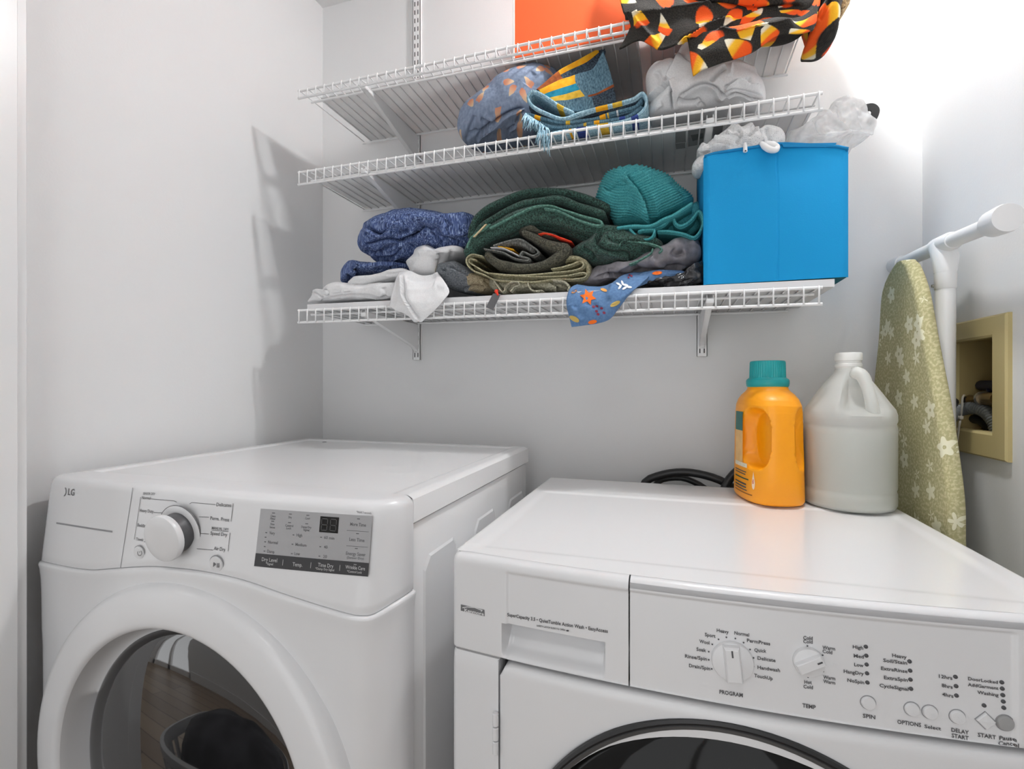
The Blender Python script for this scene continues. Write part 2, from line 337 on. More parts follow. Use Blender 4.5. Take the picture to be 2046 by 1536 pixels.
# ------------------------------------------------------------------ print on curved fronts
def text_mesh(s, bold=0.0):
    cu = bpy.data.curves.new('t', 'FONT'); cu.body = s; cu.size = 1.0; cu.resolution_u = 2; cu.offset = bold
    o = bpy.data.objects.new('t', cu); COL.objects.link(o)
    bpy.context.view_layer.update()
    me = bpy.data.meshes.new_from_object(o.evaluated_get(bpy.context.evaluated_depsgraph_get()))
    V = np.array([v.co[:] for v in me.vertices]) if len(me.vertices) else np.zeros((0, 3)); F = [tuple(p.vertices) for p in me.polygons]
    bpy.data.objects.remove(o); bpy.data.curves.remove(cu); bpy.data.meshes.remove(me)
    return V, F
class Print:
    """flat print laid on a surface y = surf(x, z); positions come as points of the photograph"""
    def __init__(s, surf, lift=0.0005): s.surf = surf; s.chunks = []; s.lift = lift
    def add(s, pts, faces, kind='mark'):
        s.chunks.append((list(pts), list(faces), kind))
    def pt(s, u, v): p = on_surf(u, v, s.surf); return p
    def text(s, body, a, b, h, bold=0.012):
        V, F = text_mesh(body, bold)
        if not len(V): return
        A = s.pt(*a); B = s.pt(*b); d = depth_of((A + B) / 2) / F_PX
        x0, x1 = V[:, 0].min(), V[:, 0].max()
        tx = (V[:, 0] - x0) / (x1 - x0); zz = V[:, 1] / 0.72 * h * d
        out = []
        for t, z in zip(tx, zz):
            x = A[0] + (B[0] - A[0]) * t; zq = A[2] + (B[2] - A[2]) * t + z
            out.append((x, s.surf(x, zq) - s.lift, zq))
        s.add(out, F, 'text')
    def stroke(s, pts, wpx=1.2):
        Q = [s.pt(*p) for p in pts]; PV = []; PF = []
        for a, b in zip(Q[:-1], Q[1:]):
            d = depth_of(a) / F_PX * wpx / 2; t = np.array([b[0] - a[0], b[2] - a[2]]); L = np.linalg.norm(t)
            if L < 1e-9: continue
            t /= L; n = np.array([-t[1], t[0]]) * d; k = max(1, int(L / 0.01)); pv = []
            for i in range(k + 1):
                q = a + (b - a) * i / k
                for sg in (-1, 1):
                    x, z = q[0] + sg * n[0], q[2] + sg * n[1]; pv.append((x, s.surf(x, z) - s.lift, z))
            n0 = len(PV); PV += pv; PF += [(n0+2*i, n0+2*i+1, n0+2*i+3, n0+2*i+2) for i in range(k)]
        s.add(PV, PF, 'line')
    def poly(s, pts):
        Q = [s.pt(*p) for p in pts]; s.add([(q[0], s.surf(q[0], q[2]) - s.lift, q[2]) for q in Q], [tuple(range(len(Q)))])
    def dot(s, u, v, rpx, seg=12):
        c = s.pt(u, v); r = rpx * depth_of(c) / F_PX
        s.add([(c[0] + r * math.cos(a), s.surf(c[0] + r * math.cos(a), c[2] + r * math.sin(a)) - s.lift, c[2] + r * math.sin(a)) for a in np.linspace(0, 2 * PI, seg, endpoint=False)], [tuple(range(seg))])
    def quadgrid(s, q, nx=12, nz=4):
        """q: TL, TR, BR, BL in photograph points"""
        Q = [s.pt(*p) for p in q]; V = []
        for j in range(nz + 1):
            for i in range(nx + 1):
                a, c = i / nx, j / nz
                p = (Q[0] * (1 - a) + Q[1] * a) * (1 - c) + (Q[3] * (1 - a) + Q[2] * a) * c
                V.append((p[0], s.surf(p[0], p[2]) - s.lift, p[2]))
        s.add(V, [(j*(nx+1)+i, j*(nx+1)+i+1, (j+1)*(nx+1)+i+1, (j+1)*(nx+1)+i) for j in range(nz) for i in range(nx)])
    def build(s, name, m, parent, label=None):
        # one object for each word or line of print
        for V, F, kind in s.chunks:
            nm = name if kind == 'text' or name not in ('lettering', 'band_lettering') else {'line': 'printed_line', 'mark': 'printed_mark'}[kind]
            o = part(nm, V, F, m, parent, smooth=False, label=label)
        return o
def crop(ox, oy, k): return lambda *pts: [(ox + a / k, oy + b / k) for a, b in pts]

# ------------------------------------------------------------------ clothes dryer
DX0, DX1, DYF, DYB, DZ = -1.047, -0.353, 0.634, 1.255, 0.982
def d_y0(x): return 0.578 + 0.10 * (x + 0.66) ** 2
def d_lean(z): return np.interp(z, [0.0, 0.25, 0.5, 0.72, 0.84, 0.975, 1.0], [0.004, 0.009, 0.012, 0.0135, 0.0150, 0.0, -0.003])
def d_surf(x, z): return d_y0(x) - float(d_lean(z))
WV = [P(u, v, y=0.563) for u, v in ((96.6, 1131.8), (130, 1137), (177.8, 1140.5), (235, 1136), (295, 1132.7), (340, 1135), (400, 1142), (478.8, 1159), (560, 1187), (640, 1214), (700, 1233), (747.6, 1244), (775, 1244))]
WVx = [p[0] for p in WV]; WVz = [p[2] for p in WV]
WVx[0] = -1.06
def d_wave(x): return float(catmull_t(np.array([[q] for q in WVz]), np.array(WVx), np.array([np.clip(x, WVx[0], WVx[-1])]))[0, 0]) + 0.012 * float(sstep(-0.385, -0.353, x))
def d_plan():
    pts = [(DX0, 0.644, 0), (DX0, 0.634, 0), (DX0, 0.615, 0.3)]
    yl = d_y0(-1.030)
    for a in np.linspace(0, PI / 2, 6): pts.append((-1.030 - 0.017 * math.cos(a), yl + 0.02 - 0.02 * math.sin(a), 0.6 + 0.4 * math.sin(a)))
    for x in np.linspace(-1.02, -0.415, 90): pts.append((x, d_y0(x), 1))
    yr = d_y0(-0.41)
    for a in np.linspace(PI / 2, 0, 14): pts.append((-0.41 + 0.057 * math.cos(a), DYF - (DYF - yr) * math.sin(a), math.sin(a)))
    pts.append((DX1, 0.644, 0))
    return pts
DP = d_plan(); _a = np.array([(p[0], p[1]) for p in DP]); _t = np.gradient(_a, axis=0); _n = np.c_[-_t[:, 1], _t[:, 0]]; _n /= np.linalg.norm(_n, axis=1)[:, None]
def d_front(rows, top=False, nlow=False):
    """rows(x) -> list of (z, inset)"""
    loops = []
    R = [rows(p[0]) for p in DP]
    for j in range(len(R[0])):
        L = []
        for i, (x, y, wgt) in enumerate(DP):
            z, ins = R[i][j]; L.append((x + _n[i][0] * ins, y - wgt * float(d_lean(z)) + _n[i][1] * ins, z))
        loops.append(L)
    if top:
        loops.append([(min(max(x, DX0 + 0.012), DX1 - 0.012), 0.6445, DZ + 0.0002) for x, y, wgt in DP])
    return loft(loops, cap=False, closed=False, flip=True)
dryer = thing('clothes_dryer', 'white front-loading dryer with a round glass door and one knob, beside the left wall', 'dryer', (-0.70, 0.92, 0))
def dr_top(x):
    zb = d_wave(x)
    return [(zb, 0.010), (zb, 0.0008), (zb + 0.001, 0.0)] + [(zb + (0.968 - zb) * k, 0.0) for k in (0.1, 0.25, 0.4, 0.55, 0.7, 0.85)] + [(0.968, 0), (0.974, 0.0015), (0.978, 0.0045), (0.981, 0.009), (0.9824, 0.015)]
part('control_panel', *d_front(dr_top, True), M_PLAST, dryer, sharp=55)
def dr_low(x):
    zb = d_wave(x)
    return [(0.03, 0.0), (0.15, 0.0), (0.25, 0.0)] + [(q, 0.0) for q in np.arange(0.27, 0.70, 0.012)] + [(0.72, -0.001), (0.74, -0.001), (0.76, -0.001), (0.78, -0.001), (zb - 0.03, -0.0015), (zb - 0.012, -0.003), (zb - 0.006, -0.0042), (zb - 0.003, -0.0038), (zb - 0.0012, -0.0022), (zb - 0.0007, 0.002), (zb - 0.0007, 0.012)]
V, F = d_front(dr_low, nlow=True)
V = np.array(V); F = [f for f in F if math.hypot(V[list(f), 0].mean() + 0.700, V[list(f), 2].mean() - 0.540) > 0.262]   # opening behind the door
part('front_panel', V, F, M_PLAST, dryer, sharp=60)
# cabinet with pressed panels on the side
def emb(y0, y1, z1, c0):
    x = -0.3575; h = 0.0022; b = 0.004
    o = [(y0, 0.06), (y1, 0.06), (y1, z1 - 0.012), (y1 - 0.012, z1), (y0 + c0, z1), (y0, z1 - c0)]
    cy = (y0 + y1) / 2; inn = [(y + (b if y < cy else -b), z + (b if z < 0.4 else -b)) for y, z in o]
    return loft([[(x, y, z) for y, z in o], [(x + h, y, z) for y, z in inn]], flip=True)
part('cabinet', *box(-1.043, -0.3575, 0.632, 1.248, 0.02, 0.9385, 0.003), M_ENAM, dryer)
for y0, y1, z1 in ((0.682, 0.803, 0.879), (0.889, 1.005, 0.881), (1.094, 1.22, 0.875)):
    part('side_panel_press', *emb(y0, y1, z1, 0.018), M_ENAM, dryer, smooth=False)
# top with a slightly sunken field
def dtop(x, y):
    e = min(x - DX0, DX1 - x, y - 0.612, DYB - y)
    r = max(0.0, 0.012 - min(x - DX0, DX1 - x, DYB - y)); z = DZ - r * r / 0.024
    return (x, y, z - 0.0028 * float(sstep(0.030, 0.042, e)))
def lin(a, b, n): return np.linspace(a, b, n)
xs = np.unique(np.r_[lin(DX0, DX0 + 0.012, 6), lin(DX0 + 0.012, DX0 + 0.06, 14), lin(DX0 + 0.06, DX1 - 0.06, 20), lin(DX1 - 0.06, DX1 - 0.012, 14), lin(DX1 - 0.012, DX1, 6)])
ys = np.unique(np.r_[lin(0.643, 0.68, 16), lin(0.68, DYB - 0.06, 20), lin(DYB - 0.06, DYB - 0.012, 14), lin(DYB - 0.012, DYB, 6)])
V, F = gridmesh(dtop, xs, ys)
sk = []
ring = [(x, DYB) for x in xs] ; 
V2, F2 = loft([[(DX0, 0.6445, 0.942), (DX0, 0.6445, DZ - 0.006), (DX0, DYB, DZ - 0.006), (DX0, DYB, 0.942)], [(DX1, 0.6445, 0.942), (DX1, 0.6445, DZ - 0.006), (DX1, DYB, DZ - 0.006), (DX1, DYB, 0.942)]], flip=True)
part('top_panel', *join((V, F), (V2, F2)), M_ENAM, dryer, sharp=50)
# door
DC = (-0.700, 0.0, 0.540)
pr = [(0.309, 0.578), (0.3055, 0.570), (0.304, 0.562), (0.3005, 0.5545), (0.295, 0.5495), (0.287, 0.5468), (0.270, 0.5448), (0.252, 0.5432), (0.2465, 0.5435), (0.242, 0.5458), (0.240, 0.5495)]
door = part('door', *lathe(pr, DC, 'y', 120), M_PLAST, dryer, sharp=70)
def pocket(a, r):
    # finger pocket on the left of the door recess, below the middle
    d = (a - 3.35 + PI) % (2 * PI) - PI
    return 0.035 * float(sstep(0.62, 0.52, abs(d))) * float(sstep(0.2394, 0.2370, r)) * float(sstep(0.2240, 0.2275, r))
RR = [0.240, 0.2395, 0.239, 0.2383, 0.2375, 0.2365, 0.2352, 0.2335, 0.2315, 0.229, 0.2265, 0.222]
YY = np.array([0.5495, 0.553, 0.557, 0.561, 0.565, 0.569, 0.573, 0.5768, 0.580, 0.5828, 0.585, 0.5862])
loops = [[(DC[0] + r * math.cos(a), y + pocket(a, r), DC[2] + r * math.sin(a)) for a in np.linspace(0, 2 * PI, 160, endpoint=False)] for r, y in zip(RR, YY)]
part('recess', *loft(loops, cap=False), M_PLAST, door, sharp=60)
gp = [(0.2245, 0.5855)] + [(0.224 * math.sin(a), 0.5860 - 0.028 * (math.cos(a * 0.98))) for a in np.linspace(PI / 2, 0.02, 14)]
part('door_glass', *lathe(gp, DC, 'y', 96, capt=True), M_GLASS, door, sharp=0)
# seam of the left dispenser-like section and its groove
pr_ = Print(d_surf, 0.0004)
pr_.stroke([(265.5, 974), (262, 1000), (254, 1050), (241, 1134)], 1.6); pr_.stroke([(113, 1044.5), (225, 1062)], 3.2)
pr_.build('seam', M_INKL, dryer)
# knob: plate, dark skirt, cap
def on_axis(c, prof, seg=40, tilt=0.13):
    """lathe standing on the leaning panel; prof = (r, out)"""
    Mx = Matrix.Translation(Vector(c)) @ Matrix.Rotation(math.atan(tilt), 4, 'X')
    V, F = lathe([(r, -h) for r, h in prof], (0, 0, 0), 'y', seg, capt=True)
    return [tuple(Mx @ Vector(p)) for p in V], F
kc = on_surf(360, 1061, d_surf)
kd = part('knob', *on_axis(kc, [(0.0405, 0.0), (0.0405, 0.0012), (0.039, 0.0022), (0.030, 0.0022)]), M_PLAST, dryer)
part('knob_ring', *on_axis(kc, [(0.0412, 0.0002), (0.0412, 0.0014), (0.0404, 0.0014), (0.0404, 0.0002)]), M_INK, kd)
part('knob_skirt', *on_axis(kc, [(0.0300, 0.002), (0.0295, 0.022), (0.028, 0.022)]), mat('knob_grey', (0.09, 0.09, 0.095), 0.4), kd)
part('knob_cap', *on_axis(kc, [(0.0335, 0.0205), (0.0350, 0.0225), (0.0350, 0.0275), (0.0342, 0.0298), (0.032, 0.031), (0.02, 0.0318), (0.004, 0.032)]), M_PLAST, kd)
for (u, v, r), nm in (((279.5, 1103.5, 0.0105), 'power_button'), ((433.5, 1126, 0.0118), 'start_button')):
    c = on_surf(u, v, d_surf)
    bt = part(nm, *on_axis(c, [(r, -0.001), (r, 0.0015), (r * 0.93, 0.0026), (r * 0.6, 0.0030), (0.001, 0.003)], 28), M_PLAST, dryer)
    part('button_rim', *on_axis(c, [(r * 1.10, 0.0), (r * 1.10, 0.0007), (r * 1.01, 0.0007), (r * 1.01, 0.0)], 28), M_INKL, bt)
    pq = Print(lambda x, z: d_surf(x, z) - 0.0032)
    if nm == 'power_button':
        q = [(u + 4.2 * math.cos(a), v + 1 + 5.2 * math.sin(a)) for a in np.linspace(-1.0, PI + 1.0, 12)]
        pq.stroke(q, 1.2); pq.stroke([(u + 0.4, v - 7), (u, v)], 1.2)
    else:
        pq.poly([(427, 1120.5), (432.5, 1126.8), (426, 1132.5)]); pq.stroke([(435, 1121.5), (434, 1133.5)], 2.0); pq.stroke([(438, 1121.5), (437, 1133.8)], 2.0)
    pq.build('symbol', M_INK, bt)
# display
c3 = crop(490, 1000, 6.018)
pd = Print(d_surf, 0.0006); pd.quadgrid(c3((190, 95), (1530, 185), (1490, 748), (130, 628)))
disp = pd.build('display', mat('silver_display_film', (0.42, 0.42, 0.43), 0.35, metal=0.3, var=0.02), dryer)
pd = Print(d_surf, 0.0007); pd.quadgrid(c3((130, 628), (1490, 748), (1480, 912), (110, 785)), 12, 2); pd.build('display_band', mat('graphite_band', (0.045, 0.045, 0.048), 0.4), disp)
pd = Print(d_surf, 0.0010); pd.quadgrid(c3((910, 185), (1133, 200), (1118, 392), (893, 375)), 3, 3); win = pd.build('digit_window', mat('digit_window_black', (0.008, 0.008, 0.008), 0.2), disp)
pd = Print(d_surf, 0.0013)
for ox in (0, 105):
    k = ox
    a = lambda x, y: c3((x + k, y + k * 0.07))[0]
    pd.stroke([a(935, 212), a(995, 216)], 1.3); pd.stroke([a(930, 285), a(990, 289)], 1.3); pd.stroke([a(922, 350), a(983, 354)], 1.3)
    pd.stroke([a(930, 222), a(926, 278)], 1.3); pd.stroke([a(1000, 222), a(996, 278)], 1.3); pd.stroke([a(925, 292), a(920, 344)], 1.3); pd.stroke([a(993, 296), a(988, 348)], 1.3)
pd.build('digit', mat('unlit_digit', (0.10, 0.10, 0.10), 0.4), win)
tx = Print(d_surf, 0.0009)
def T(pr, cr, s, a, b, h, **k): q = cr(a, b); pr.text(s, q[0], q[1], h, **k)
c2 = crop(230, 960, 6.82); c1 = crop(80, 860, 5.115)
for s, a, b, h in (('Delicates', (1385, 345), (1588, 358), 7), ('Perm. Press', (1302, 530), (1560, 556), 7), ('Speed Dry', (1305, 735), (1530, 758), 7), ('Air Dry', (1350, 940), (1505, 962), 7)):
    T(tx, c2, s, a, b, h)
T(tx, c2, 'MANUAL DRY', (1322, 660), (1550, 684), 5.5); tx.stroke(c2((1318, 672), (1550, 694)), 0.9)
for s, a, b, h in (('Normal', (370, 250), (490, 256), 6), ('Heavy Duty', (340, 422), (527, 440), 6.2), ('Bedding', (310, 622), (440, 640), 6.2), ('Towels', (290, 812), (388, 824), 6)):
    T(tx, c2, s, a, b, h)
T(tx, c2, 'SENSOR DRY', (385, 190), (550, 196), 5)
tx.stroke(c2((495, 248), (810, 275), (845, 292)), 1); tx.stroke(c2((1022, 315), (1050, 297), (1375, 325)), 1)
for q in (((530, 432), (650, 437)), ((440, 632), (515, 640)), ((400, 830), (515, 845)), ((1150, 490), (1285, 497)), ((1165, 717), (1285, 725)), ((1120, 925), (1340, 945))): tx.stroke(c2(*q), 1)
tx.stroke(c2((355, 220), (268, 800)), 1); tx.stroke(c2((1615, 308), (1585, 555)), 1.2); tx.stroke(c2((1572, 708), (1545, 960)), 1.2)
for s, a, b, h in (('Clean', (308, 195), (370, 199), 4.5), ('Filter', (305, 226), (368, 230), 4.5), ('Flow', (308, 292), (358, 296), 4.5), ('Sense', (298, 328), (362, 333), 4.5), ('Dry', (525, 210), (565, 213), 4.5),
                   ('Control', (485, 308), (582, 315), 4.5), ('Lock', (498, 340), (558, 345), 4.5), ('Cool', (725, 222), (780, 226), 4.5), ('Damp Dry', (678, 325), (800, 334), 4.5), ('Signal', (702, 360), (775, 366), 4.5),
                   ('Very', (295, 402), (360, 408), 6), ('Normal', (278, 512), (395, 522), 6), ('Damp', (268, 622), (355, 632), 6), ('High', (620, 428), (690, 434), 6), ('Medium', (608, 540), (740, 552), 6),
                   ('Low', (595, 650), (660, 657), 6), ('60 min', (952, 457), (1075, 467), 6), ('40', (950, 570), (993, 574), 6), ('20', (940, 685), (985, 689), 6), ('More Time', (1265, 298), (1455, 312), 6.8),
                   ('Less Time', (1255, 480), (1437, 496), 6.8), ('Energy Saver', (1215, 648), (1450, 668), 6.8), ('(Sensor Dry)', (1226, 692), (1430, 708), 4.5), ('*Hold 3 seconds', (1342, 146), (1520, 163), 4.5)):
    T(tx, c3, s, a, b, h)
for x, y in ((345, 147), (548, 160), (757, 175), (1367, 217), (335, 246), (538, 262), (745, 276), (1355, 394), (1340, 573)): tx.stroke(c3((x - 17, y - 1), (x + 17, y + 1)), 1.7)
for x, y in ((258, 383), (250, 438), (245, 493), (239, 549), (236, 604), (585, 410), (573, 522), (565, 635), (917, 438), (907, 551), (897, 665)): tx.stroke(c3((x - 10, y - 1), (x + 10, y + 1)), 2)
tx.stroke(c3((1225, 355), (1490, 373)), 0.8); tx.stroke(c3((1220, 540), (1478, 558)), 0.8)
tx.build('lettering', M_INK, dryer)
tw = Print(d_surf, 0.0011)
for s, a, b, h in (('Dry Level', (205, 722), (390, 738), 7.5), ('*Signal', (255, 766), (340, 774), 4.5), ('Temp.', (575, 782), (692, 792), 7.5), ('Time Dry', (880, 788), (1065, 806), 7.5), ('*Damp Dry Signal', (850, 824), (1075, 845), 4.5),
                   ('Wrinkle Care', (1210, 812), (1445, 835), 7), ('*Control Lock', (1230, 858), (1408, 874), 4.5)): T(tw, c3, s, a, b, h)
for q in (((462, 706), (455, 775)), ((798, 738), (791, 808)), ((1147, 770), (1140, 840)), ((1310, 763), (1345, 767))): tw.stroke(c3(*q), 1)
tw.build('band_lettering', mat('band_print', (0.5, 0.5, 0.5), 0.5), disp)
lg = Print(d_surf, 0.0009); T(lg, c1, 'LG', (288, 655), (352, 664), 13)
lg.stroke(c1((262, 582), (270, 605), (270, 635), (262, 655), (249, 668)), 2); lg.build('logo', M_INK, dryer)
# small mark at the back edge of the dryer top
q = P(662, 879, z=DZ + 0.0005); part('fastener', *lathe([(0.006, 0), (0.005, 0.002), (0.002, 0.003)], (q[0], q[1] - 0.03, DZ - 0.003), seg=12, capt=True), M_INKL, dryer)

# ------------------------------------------------------------------ washing machine
WX0, WX1, WYB, WZ = -0.292, 0.409, 1.236, 0.9075
def w_y0(x): return 0.6165 + 0.20 * (x - 0.06) ** 2
def w_in(x, z):
    """sunken field of the console and the scoop of the drawer"""
    d = 0.0028 * float(sstep(W_IX0, W_IX0 + 0.005, x)) * float(sstep(W_IX1 + 0.004, W_IX1, x)) * float(sstep(W_IZ + 0.004, W_IZ, z))
    a = float(sstep(W_HX0, W_HX0 + 0.004, x) * sstep(W_HX1, W_HX1 - 0.004, x) * sstep(W_HZ1, W_HZ1 - 0.0035, z) * sstep(W_HZ0 - 0.006, W_HZ0 + 0.004, z))
    if a > 0: d += a * (0.012 + 0.034 * float(np.clip((z - W_HZ0) / (W_HZ1 - W_HZ0), 0, 1)))
    return d
def w_surf(x, z): return w_y0(x) + w_in(x, z)
_q = P(1013, 1175, y=0.63); W_IX0 = _q[0] - 0.003; W_IZ = P(1500, 1215, y=0.618)[2]; W_IX1 = P(2026, 1330, y=0.63)[0]
_a = P(1003, 1262, y=0.632); _b = P(1208, 1300, y=0.62); W_HX0, W_HX1 = _a[0], _b[0]
W_HZ1 = (P(1010, 1250, y=0.63)[2] + P(1205, 1281, y=0.62)[2]) / 2; W_HZ0 = (P(1005, 1310, y=0.63)[2] + P(1205, 1345, y=0.62)[2]) / 2
W_ZB = 0.7765
washer = thing('washing_machine', 'white front-loading washer with a bowed control panel and dark round door, right of the dryer', 'washing machine', (0.06, 0.92, 0))
def w_plan(x0, x1, n, corner_l=False, corner_r=False):
    pts = []
    if corner_l:
        yl = w_y0(WX0 + 0.010)
        pts += [(WX0, 0.72), (WX0, 0.69)] + [(WX0 + 0.010 - 0.010 * math.cos(a), yl + 0.013 - 0.013 * math.sin(a)) for a in np.linspace(0, PI / 2, 9)]
        x0 = WX0 + 0.012
    xe = WX1 - 0.022 if corner_r else x1
    pts += [(x, w_y0(x)) for x in np.linspace(x0, xe, n)]
    if corner_r:
        yl = w_y0(WX1 - 0.022)
        pts += [(WX1 - 0.022 + 0.022 * math.sin(a), yl + 0.035 - 0.035 * math.cos(a)) for a in np.linspace(0.15, PI / 2, 9)] + [(WX1, 0.72)]
    return pts
def w_front(plan, rows, relief=True):
    a = np.array(plan); t = np.gradient(a, axis=0); n = np.c_[-t[:, 1], t[:, 0]]; n /= np.linalg.norm(n, axis=1)[:, None]
    loops = []
    for z, ins in rows:
        loops.append([(x + n[i][0] * ins, y + n[i][1] * ins + (w_in(x, z) if relief and ins < 0.001 else 0), z) for i, (x, y) in enumerate(plan)])
    return loft(loops, cap=False, closed=False, flip=True)
wtop = [(0.8955, 0.0), (0.9005, 0.0012), (0.904, 0.0035), (0.9065, 0.0075), (0.9073, 0.012)]
wrows = [(W_ZB, 0.012), (W_ZB, 0.0012), (W_ZB + 0.0012, 0.0)] + [(z, 0.0) for z in np.arange(W_ZB + 0.003, 0.895, 0.0017)] + wtop
XS = P(1257, 1260, y=0.62)[0]
part('dispenser_drawer', *w_front(w_plan(WX0, XS - 0.0009, 150, corner_l=True), wrows), M_PLAST, washer, sharp=45)
wrows2 = [(W_ZB, 0.012), (W_ZB, 0.0012), (W_ZB + 0.0012, 0.0)] + [(z, 0.0) for z in np.r_[np.arange(W_ZB + 0.006, W_IZ - 0.006, 0.012), np.arange(W_IZ - 0.005, W_IZ + 0.008, 0.001), W_IZ + 0.013]] + wtop
part('control_panel', *w_front(w_plan(XS + 0.0009, WX1, 220, corner_r=True), wrows2), M_PLAST, washer, sharp=45)
# top: one sheet with two shallow pressed lines
def wtopf(x, y, yf):
    z = 0.9075 + 0.0012 * float(sstep(0.672, 0.684, y)) - 0.0022 * float(sstep(1.075, 1.060, y) * sstep(0.672, 0.684, y) * sstep(WX0 + 0.02, WX0 + 0.04, x) * sstep(WX1 - 0.02, WX1 - 0.04, x))
    e = min(x - WX0, WX1 - x, WYB - y); r = max(0.0, 0.006 - e)
    return (x, y, z - r * r / 0.012)
xs = np.unique(np.r_[lin(WX0, WX0 + 0.006, 4), lin(WX0 + 0.006, WX0 + 0.05, 12), lin(WX0 + 0.05, WX1 - 0.05, 20), lin(WX1 - 0.05, WX1 - 0.006, 12), lin(WX1 - 0.006, WX1, 4)])
vs = np.unique(np.r_[0, 0.02, lin(0.04, 0.13, 20), lin(0.13, 0.68, 16), lin(0.68, 0.76, 16), lin(0.76, 0.98, 5), lin(0.98, 1, 4)])
def wt(x, v):
    xc = np.clip(x, WX0 + 0.02, WX1 - 0.02); yf = w_y0(xc) + 0.0118 + (0.012 if x <= WX0 + 0.004 or x >= WX1 - 0.004 else 0.0)
    return wtopf(x, yf + (WYB - yf) * v, yf)
V, F = gridmesh(wt, xs, vs)
V2, F2 = loft([[(WX0 + 0.0007, 0.660, 0.88), (WX0 + 0.0007, 0.660, 0.9058), (WX0 + 0.0007, WYB, 0.9050), (WX0 + 0.0007, WYB, 0.88)], [(WX1, 0.68, 0.88), (WX1, 0.68, 0.9045), (WX1, WYB, 0.9045), (WX1, WYB, 0.88)]], flip=True)
part('top_panel', *join((V, F), (V2, F2)), M_ENAM, washer, sharp=50)
part('cabinet', *box(WX0 + 0.002, WX1 - 0.002, 0.69, WYB - 0.004, 0.02, 0.90, 0.003), M_ENAM, washer)
# lower front: column, door panel with hinge
XD = P(999, 1420, y=0.63)[0]
low = [(0.03, 0.0), (0.4, 0.0), (0.75, 0.0), (0.768, 0.0006), (0.7725, 0.003), (0.7740, 0.012)]
part('front_panel', *join(w_front([p for p in w_plan(WX0, XD - 0.003, 20, corner_l=True)], low, False), box(XD - 0.0042, XD - 0.003, w_y0(XD) + 0.0005, w_y0(XD) + 0.03, 0.03, 0.772)), M_PLAST, washer, sharp=50)
a = np.array(w_plan(XD, 0.36, 80))
def door_panel():
    loops = []
    n = len(a); R = 0.016
    rows = [(0.03, 0), (0.3, 0), (0.6, 0), (0.75, 0), (0.755, 0), (0.759, 0.0), (0.763, 0.0003), (0.767, 0.0016), (0.7695, 0.004), (0.7705, 0.009), (0.7705, 0.03)]
    for z, ins in rows:
        L = []
        for i, (x, y) in enumerate(a):
            e = x - XD; k = max(0.0, R - e) / R; zz = z
            if z > 0.7705 - R * 1.0: zz = min(z, 0.7705 - R * (1 - math.sqrt(max(0.0, 1 - k * k))))
            edge = 0.004 * (max(0.0, 0.005 - e) / 0.005) ** 2
            L.append((x, y - 0.005 + ins + edge, zz))
        loops.append(L)
    ed = [[(XD, y_, z) for z in (0.03, 0.752)] for y_ in (w_y0(XD) - 0.001, w_y0(XD) + 0.03)]
    return join(loft(loops, cap=False, closed=False, flip=True), loft(ed, cap=False, closed=False, flip=True))
wdoor = part('door', *door_panel(), M_PLAST, washer, sharp=50)
hz0, hz1 = P(992, 1510, y=0.625)[2], P(992, 1425, y=0.625)[2]
for k in range(3):
    za = hz0 + (hz1 - hz0) * k / 3; zb = hz0 + (hz1 - hz0) * (k + 1) / 3 - 0.0015
    part('hinge', *lathe([(0.003, 0), (0.0042, 0.001), (0.0042, zb - za - 0.001), (0.003, zb - za)], (XD - 0.0055, w_y0(XD) - 0.004, za), seg=14, capt=True, capb=True), M_PLAST, washer)
WC = (0.0655, 0.0, 0.4985); yd = w_y0(0.0655) - 0.006
part('door_ring', *lathe([(0.262, yd + 0.004), (0.2615, yd - 0.001), (0.2585, yd - 0.003), (0.2555, yd - 0.001)], WC, 'y', 120), M_BLACK, wdoor)
part('door_trim', *lathe([(0.2556, yd + 0.002), (0.2545, yd - 0.002), (0.249, yd + 0.001), (0.2485, yd + 0.006)], WC, 'y', 120), mat('door_grey_trim', (0.10, 0.10, 0.10), 0.35), wdoor)
gp = [(0.2488, yd + 0.004)] + [(0.247 * math.sin(q), yd + 0.008 - 0.03 * math.cos(q)) for q in np.linspace(PI / 2, 0.02, 14)]
part('door_glass', *lathe(gp, WC, 'y', 96, capt=True), mat('washer_door_glass', (0.008, 0.008, 0.008), 0.06, ior=1.3, var=0.02), wdoor, sharp=0)
